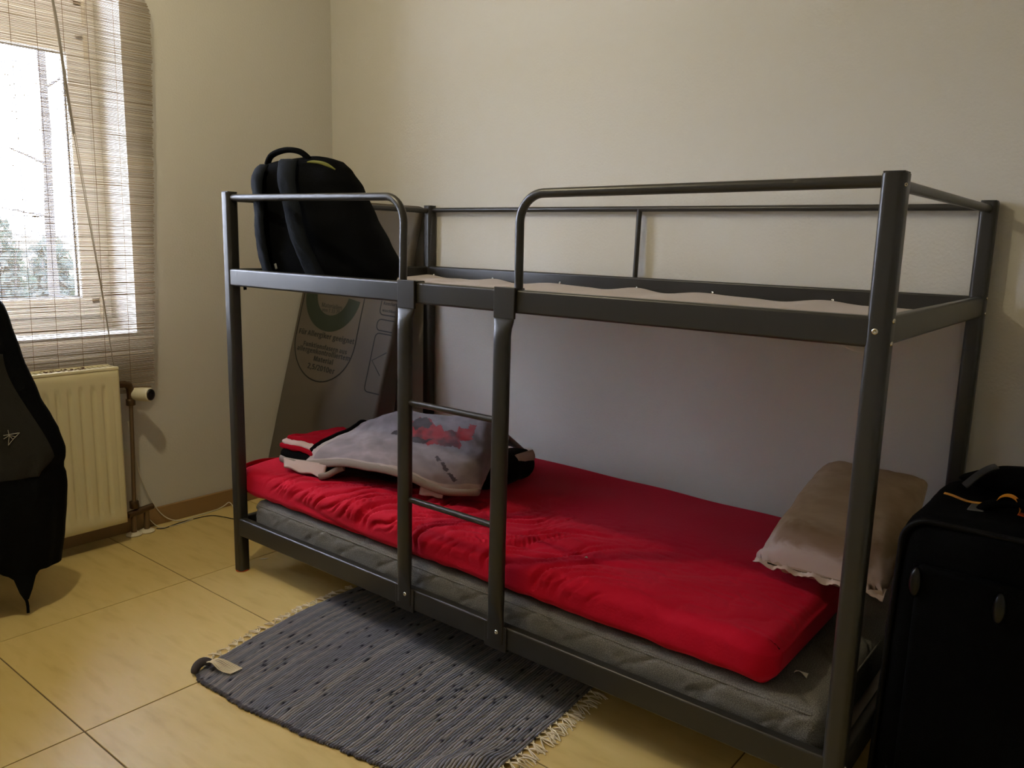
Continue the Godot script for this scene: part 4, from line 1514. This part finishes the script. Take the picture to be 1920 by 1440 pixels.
# ------------------------------------------------------------------ jacket
func jacket() -> void:
	var A2 := Vector3(0.45, 0, 1.47)
	var rd := Vector3(0.3569, 0, -0.9341)     # to the right in the picture
	var nn := Vector3(0.9341, 0, 0.3569)      # towards the camera
	var sc := -0.33
	var stand := thing("coat_stand", "thin black coat stand carrying the dark jacket beside the radiator", "coat stand", A2 + rd * sc)
	var b := MB.new()
	var base := A2 + rd * sc
	lathe(b, [Vector2(0, 0), Vector2(0.15, 0), Vector2(0.15, 0.008), Vector2(0.02, 0.02), Vector2(0.012, 0.03), Vector2(0.012, 1.385), Vector2(0, 1.395)], Transform3D(Basis(), base), 24)
	part("pole", b, M.black, stand)
	b = MB.new()
	tube(b, smooth_path([base + Vector3(0, 1.37, 0), base + nn * 0.03 + Vector3(0, 1.375, 0), base + nn * 0.05 + Vector3(0, 1.39, 0)], 8), 0.008, 8)
	part("hook", b, M.black, stand)
	var o := thing("dark_jacket", "long dark navy jacket with a small white emblem hanging beside the radiator", "jacket", base)
	var RE := [Vector2(0.05, 0.0), Vector2(0.13, 0.003), Vector2(0.24, 0.021), Vector2(0.326, 0.031), Vector2(0.39, 0.0365), Vector2(0.425, 0.035), Vector2(0.449, 0.028), Vector2(0.47, 0.036), Vector2(0.50, 0.039), Vector2(0.569, 0.023), Vector2(0.60, 0.010), Vector2(0.671, -0.02), Vector2(0.807, -0.059), Vector2(0.90, -0.08), Vector2(0.945, -0.09), Vector2(0.961, -0.102), Vector2(1.05, -0.135), Vector2(1.14, -0.175), Vector2(1.20, -0.225), Vector2(1.27, -0.232), Vector2(1.34, -0.245), Vector2(1.385, -0.27), Vector2(1.41, -0.31)]
	var ns := FastNoiseLite.new()
	ns.seed = 23
	ns.frequency = 1.0
	ns.fractal_octaves = 2
	var nt := 120
	var nv := 80
	var rings := []
	for j in nv + 1:
		var v := float(j) / nv
		var ring := []
		for k in nt:
			var th := TAU * k / nt
			# hem height varies round the jacket: straight at the right, a hanging tip further left
			var hs := cos(th)
			var s_at := (hs * 0.345)
			var hem := 0.140
			var tipd := s_at - 0.222
			hem -= 0.085 * exp(-pow(absf(tipd) / 0.028, 3.0)) * (1.0 if sin(th) > 0.0 else 0.0)
			hem += 0.05 * smoothstep(0.18, 0.10, s_at)
			var y := lerpf(1.41, hem, v)
			var right := lookup(RE, y)
			var half: float = right - sc
			var dep := lerpf(0.10, 0.075, smoothstep(0.9, 1.25, y)) * (1.0 + 0.15 * sin(y * 6.0))
			var fold := 0.016 * ns.get_noise_2d(th * 3.2 + y * 1.2, y * 2.6) + 0.008 * sin(th * 9.0 + 2.0 * sin(y * 5.0)) * smoothstep(0.9, 0.3, y)
			var ex := signf(cos(th)) * pow(absf(cos(th)), 0.8)
			var q := base + rd * (half * ex) + nn * (dep * sin(th) + fold * absf(sin(th))) + Vector3(0, y, 0)
			ring.append(q)
		rings.append(ring)
	b = MB.new()
	loft(b, rings, false)
	var cloth := bumpy(tri(mat(Color(0.026, 0.031, 0.040), 0.65, 0, 0.18), Vector3(5, 5, 5)), noise_tex(0.03, 50, true, 5.0, null, 256, 3), 0.5)
	part("body", b, cloth, o)
	for q in [[-0.50, -0.60, -0.615, 0.03]]:
		var sl := MB.new()
		tube(sl, smooth_path([base + rd * (q[0] - sc) + nn * q[3] + Vector3(0, 1.06, 0), base + rd * (q[1] - sc) + nn * 0.05 + Vector3(0, 0.86, 0), base + rd * (q[2] - sc) + nn * 0.06 + Vector3(0, 0.62, 0), base + rd * (q[2] - sc) + nn * 0.07 + Vector3(0, 0.50, 0)], 20), 0.058, 16, rd, 0.7)
		part("sleeve", sl, cloth, o)
	var zp := MB.new()
	var zl := []
	for k in 24:
		var y := lerpf(1.12, 0.20, k / 23.0)
		zl.append(base + nn * (lerpf(0.10, 0.075, smoothstep(0.9, 1.25, y)) * (1.0 + 0.15 * sin(y * 6.0)) + 0.012) + Vector3(0, y, 0))
	tube(zp, zl, 0.005, 6)
	part("zip", zp, M.black, o)
	# grey-brown front yoke panel over the shell
	var gp := MB.new()
	var face := func(s: float, y: float, lift: float) -> Vector3:
		var right := lookup(RE, y)
		var half: float = right - sc
		var ex := clampf((s - sc) / half, -0.98, 0.98)
		var cth := signf(ex) * pow(absf(ex), 1.0 / 0.8)
		var th := acos(clampf(cth, -1, 1))
		var dep := lerpf(0.10, 0.075, smoothstep(0.9, 1.25, y)) * (1.0 + 0.15 * sin(y * 6.0))
		var fold := 0.016 * ns.get_noise_2d(th * 3.2 + y * 1.2, y * 2.6) + 0.008 * sin(th * 9.0 + 2.0 * sin(y * 5.0)) * smoothstep(0.9, 0.3, y)
		return base + rd * (s - sc) + nn * (dep * sin(th) + fold * absf(sin(th)) + lift) + Vector3(0, y, 0)
	sheet(gp, 30, 30, func(u: float, v: float) -> Vector3:
		var y := lerpf(0.84, 0.44, v)
		var sr := lerpf(-0.105, 0.012, smoothstep(0.0, 1.0, v)) - 0.05 * smoothstep(0.85, 1.0, v)
		return face.call(lerpf(-0.42, sr, u), y - 0.03 * u * (1.0 - v), 0.004), 0.003)
	part("yoke_panel", gp, bumpy(tri(mat(Color(0.14, 0.132, 0.118), 0.8, 0, 0.3), Vector3(8, 8, 8)), noise_tex(0.1, 51, true, 3.0, null, 256, 2), 0.4), o)
	# white emblem: a four-armed star over a triangle
	var em := MB.new()
	var ec := [-0.101, 0.571]
	var star := func(pts: Array) -> void:
		var L := []
		for q in pts:
			L.append(face.call(ec[0] + q.x, ec[1] + q.y, 0.0075))
		tube(em, L, 0.0018, 6, nn, 0.5)
	star.call([Vector2(-0.018, 0.006), Vector2(0.022, 0.007)])
	star.call([Vector2(-0.006, 0.020), Vector2(-0.004, 0.004), Vector2(-0.008, -0.024)])
	star.call([Vector2(0.022, 0.007), Vector2(0.006, -0.008), Vector2(-0.008, -0.024)])
	star.call([Vector2(-0.018, -0.004), Vector2(-0.004, 0.004), Vector2(0.010, -0.002)])
	star.call([Vector2(-0.006, 0.006), Vector2(0.004, -0.008)])
	part("emblem", em, mat(Color(0.62, 0.60, 0.55), 0.7), o)
	var st := MB.new()
	var s0: Vector3 = face.call(-0.108, 0.10, -0.01)
	tube(st, smooth_path([s0, s0 + Vector3(0, -0.03, 0) + rd * 0.006, s0 + Vector3(0, -0.062, 0) + rd * 0.012, s0 + Vector3(0, -0.092, 0) + rd * 0.012], 8), 0.0042, 6, rd, 0.4)
	part("hem_strap", st, cloth, o)

# ------------------------------------------------------------------ backpack
func backpack() -> void:
	var A := Vector3(0.705, 0, 0.895)
	var d := Vector3(0.9119, 0, -0.4104)
	var n := Vector3(0.4104, 0, 0.9119)
	var o := thing("black_backpack", "black backpack with two padded shoulder straps sitting on the upper bunk", "backpack", A + d * 0.26 + Vector3(0, 1.02, 0))
	var LF := [Vector2(1.02, 0.050), Vector2(1.071, 0.044), Vector2(1.102, 0.037), Vector2(1.172, 0.029), Vector2(1.241, 0.030), Vector2(1.309, 0.018), Vector2(1.346, 0.010), Vector2(1.377, 0.017), Vector2(1.394, 0.035), Vector2(1.406, 0.07), Vector2(1.416, 0.13), Vector2(1.424, 0.20)]
	var RT := [Vector2(1.02, 0.465), Vector2(1.038, 0.485), Vector2(1.074, 0.497), Vector2(1.099, 0.493), Vector2(1.157, 0.461), Vector2(1.234, 0.415), Vector2(1.329, 0.37), Vector2(1.381, 0.334), Vector2(1.407, 0.307), Vector2(1.420, 0.266), Vector2(1.424, 0.235)]
	var ns := FastNoiseLite.new()
	ns.seed = 41
	ns.frequency = 1.0
	ns.fractal_octaves = 2
	var HD := [Vector2(1.02, 0.085), Vector2(1.06, 0.105), Vector2(1.2, 0.105), Vector2(1.34, 0.085), Vector2(1.40, 0.06), Vector2(1.424, 0.02)]
	var b := MB.new()
	var rings := []
	for j in 41:
		var t := j / 40.0
		var y := lerpf(1.0225, 1.424, 1.0 - pow(1.0 - t, 1.4))
		var l := lookup(LF, y)
		var r := lookup(RT, y)
		var h := lookup(HD, y)
		var ring := []
		for k in 56:
			var a := TAU * k / 56.0
			var ex := signf(cos(a)) * pow(absf(cos(a)), 0.62)
			var ez := signf(sin(a)) * pow(absf(sin(a)), 0.75)
			var q := A + d * ((l + r) / 2 + (r - l) / 2 * ex) + n * (h * ez - 0.03) + Vector3(0, y, 0)
			q += n * ez * 0.006 * ns.get_noise_3d(q.x * 12.0, y * 9.0, q.z * 12.0)
			ring.append(q)
		rings.append(ring)
	loft(b, rings, true, true)
	var bp := bumpy(tri(mat(Color(0.022, 0.024, 0.028), 0.8, 0, 0.14), Vector3(10, 10, 10)), noise_tex(0.1, 60, true, 4.0, null, 256, 2), 0.4)
	part("main_body", b, bp, o)
	var front := func(s: float, y: float, lift: float) -> Vector3:
		var l := lookup(LF, y)
		var r := lookup(RT, y)
		var h := lookup(HD, y)
		var ex := clampf((s - (l + r) / 2) / ((r - l) / 2), -0.99, 0.99)
		var a := acos(signf(ex) * pow(absf(ex), 1.0 / 0.62))
		return A + d * s + n * (h * pow(absf(sin(a)), 0.75) - 0.03 + lift) + Vector3(0, y, 0)
	var pad := bumpy(tri(mat(Color(0.07, 0.082, 0.10), 0.8, 0, 0.2), Vector3(10, 10, 10)), noise_tex(0.15, 61, true, 4.0, null, 256, 2), 0.5)
	# straps: centre line (s, y) and half width, from the top seam down
	var straps := [[[Vector2(0.050, 1.392), Vector2(0.048, 1.34), Vector2(0.060, 1.25), Vector2(0.066, 1.17), Vector2(0.072, 1.09), Vector2(0.085, 1.035)], 0.030], [[Vector2(0.150, 1.408), Vector2(0.166, 1.34), Vector2(0.196, 1.25), Vector2(0.222, 1.16), Vector2(0.252, 1.09), Vector2(0.275, 1.035)], 0.032]]
	for sdef in straps:
		var sb := MB.new()
		var line: Array = sdef[0]
		var hw: float = sdef[1]
		sheet(sb, 40, 8, func(u: float, v: float) -> Vector3:
			var c: Vector2 = spline(line, u)
			var e := 2.0 * v - 1.0
			var s := c.x + e * hw * (1.0 - 0.15 * sin(u * PI))
			var lift := 0.010 + 0.012 * sqrt(max(0.0, 1.0 - e * e)) + 0.018 * sin(clampf(u, 0, 1) * PI) + 0.004 * ns.get_noise_2d(u * 9.0, e)
			return front.call(s, c.y, lift), 0.006)
		part("shoulder_strap", sb, pad, o)
	# carry loop
	var hl := MB.new()
	var hp := smooth_path([A + d * 0.055 + n * 0.0 + Vector3(0, 1.398, 0), A + d * 0.075 + n * 0.005 + Vector3(0, 1.425, 0), A + d * 0.125 + n * 0.006 + Vector3(0, 1.441, 0), A + d * 0.175 + n * 0.005 + Vector3(0, 1.436, 0), A + d * 0.205 + n * 0.0 + Vector3(0, 1.414, 0)], 20)
	tube(hl, hp, 0.0125, 10, n, 0.75)
	part("carry_loop", hl, bp, o)
	# green-yellow zip stripe at the top right
	var zs := MB.new()
	var zp := []
	for k in 9:
		var u := k / 8.0
		zp.append(front.call(lerpf(0.215, 0.308, u), 1.401 - 0.022 * u * u + 0.004 * sin(u * 3.0), 0.004))
	tube(zs, zp, [0.002, 0.004, 0.005, 0.005, 0.0055, 0.006, 0.0055, 0.004, 0.002], 8, Vector3.UP, 0.5)
	part("zip_stripe", zs, mat(Color(0.36, 0.36, 0.08), 0.7), o)
	# strap buckle between the straps, and strap end hanging below the rail
	var bk := MB.new()
	rbox(bk, front.call(0.118, 1.073, 0.008), Vector3(0.008, 0.018, 0.004), 0.001, Basis(Vector3(0, 0, 1), 0.4))
	part("buckle", bk, mat(Color(0.55, 0.55, 0.55), 0.4), o)
	var zz := MB.new()
	tube(zz, smooth_path([A + d * 0.07 + n * 0.03 + Vector3(0, 1.035, 0), A + d * 0.01 + n * 0.012 + Vector3(0, 1.030, 0), Vector3(0.696, 1.034, 0.930), Vector3(0.695, 1.012, 0.932), Vector3(0.698, 0.990, 0.932)], 14), 0.009, 6, Vector3(1, 0, 0), 0.25)
	part("strap_end", zz, bp, o)

# ------------------------------------------------------------------ small things
func cables() -> void:
	var b := MB.new()
	tube(b, smooth_path([Vector3(0.035, 0.45, 1.032), Vector3(0.024, 0.338, 1.011), Vector3(0.020, 0.226, 0.991), Vector3(0.020, 0.106, 0.948), Vector3(0.022, 0.030, 0.900), Vector3(0.040, 0.003, 0.845), Vector3(0.036, 0.0025, 0.76), Vector3(0.028, 0.0025, 0.68), Vector3(0.024, 0.010, 0.635), Vector3(0.030, 0.022, 0.612), Vector3(0.07, 0.008, 0.616), Vector3(0.10, 0.0025, 0.635)], 70), 0.0021, 6)
	solo("white_cable", "thin white cable hanging from the radiator pipe and trailing along the baseboard", "cable", b, M.cord)
	b = MB.new()
	tube(b, smooth_path([Vector3(0.040, 0.218, 1.030), Vector3(0.036, 0.097, 1.000), Vector3(0.042, 0.018, 0.955), Vector3(0.066, 0.0025, 0.93), Vector3(0.075, 0.0025, 0.88), Vector3(0.062, 0.0025, 0.80)], 40), 0.0016, 6)
	solo("short_cable", "thin pale cable looping beside the radiator pipe rosettes to the floor", "cable", b, M.cord)
	b = MB.new()
	tube(b, smooth_path([Vector3(0.058, 0.0022, 0.955), Vector3(0.075, 0.0022, 0.93), Vector3(0.060, 0.0022, 0.848), Vector3(0.070, 0.0022, 0.734), Vector3(0.13, 0.0022, 0.70), Vector3(0.19, 0.0022, 0.681), Vector3(0.26, 0.0022, 0.63)], 50), 0.0019, 6)
	solo("dark_cable", "thin dark cable lying on the tiles between radiator pipes and bed post", "cable", b, mat(Color(0.10, 0.075, 0.05), 0.7))

func scraps() -> void:
	var w := mat(Color(0.86, 0.83, 0.78), 0.8)
	var b := MB.new()
	sheet(b, 6, 4, func(u: float, v: float) -> Vector3: return Vector3(2.556 + 0.026 * u, 0.2655 + 0.007 * sin(u * 4.0) * v + 0.001, 0.812 + 0.012 * (v - 0.5) - 0.004 * u), 0.0015)
	solo("paper_scrap", "small white paper scrap on the grey mattress beside the pillow", "paper scrap", b, w)
	b = MB.new()
	sheet(b, 4, 3, func(u: float, v: float) -> Vector3: return Vector3(0.622 + 0.018 * u, 0.0016 + 0.001 * u, 0.862 - 0.012 * v - 0.016 * u), 0.001)
	solo("paper_scrap_001", "small white paper scrap on the floor under the left bed end", "paper scrap", b, w)
	b = MB.new()
	sheet(b, 4, 2, func(u: float, v: float) -> Vector3: return Vector3(2.002 + 0.007 * u, 0.3755 + 0.002 * sin(u * 3.0), 0.813 - 0.004 * v), 0.0012)
	solo("paper_scrap_002", "tiny white crumb on the red sheet in the middle of the mattress", "paper scrap", b, w)
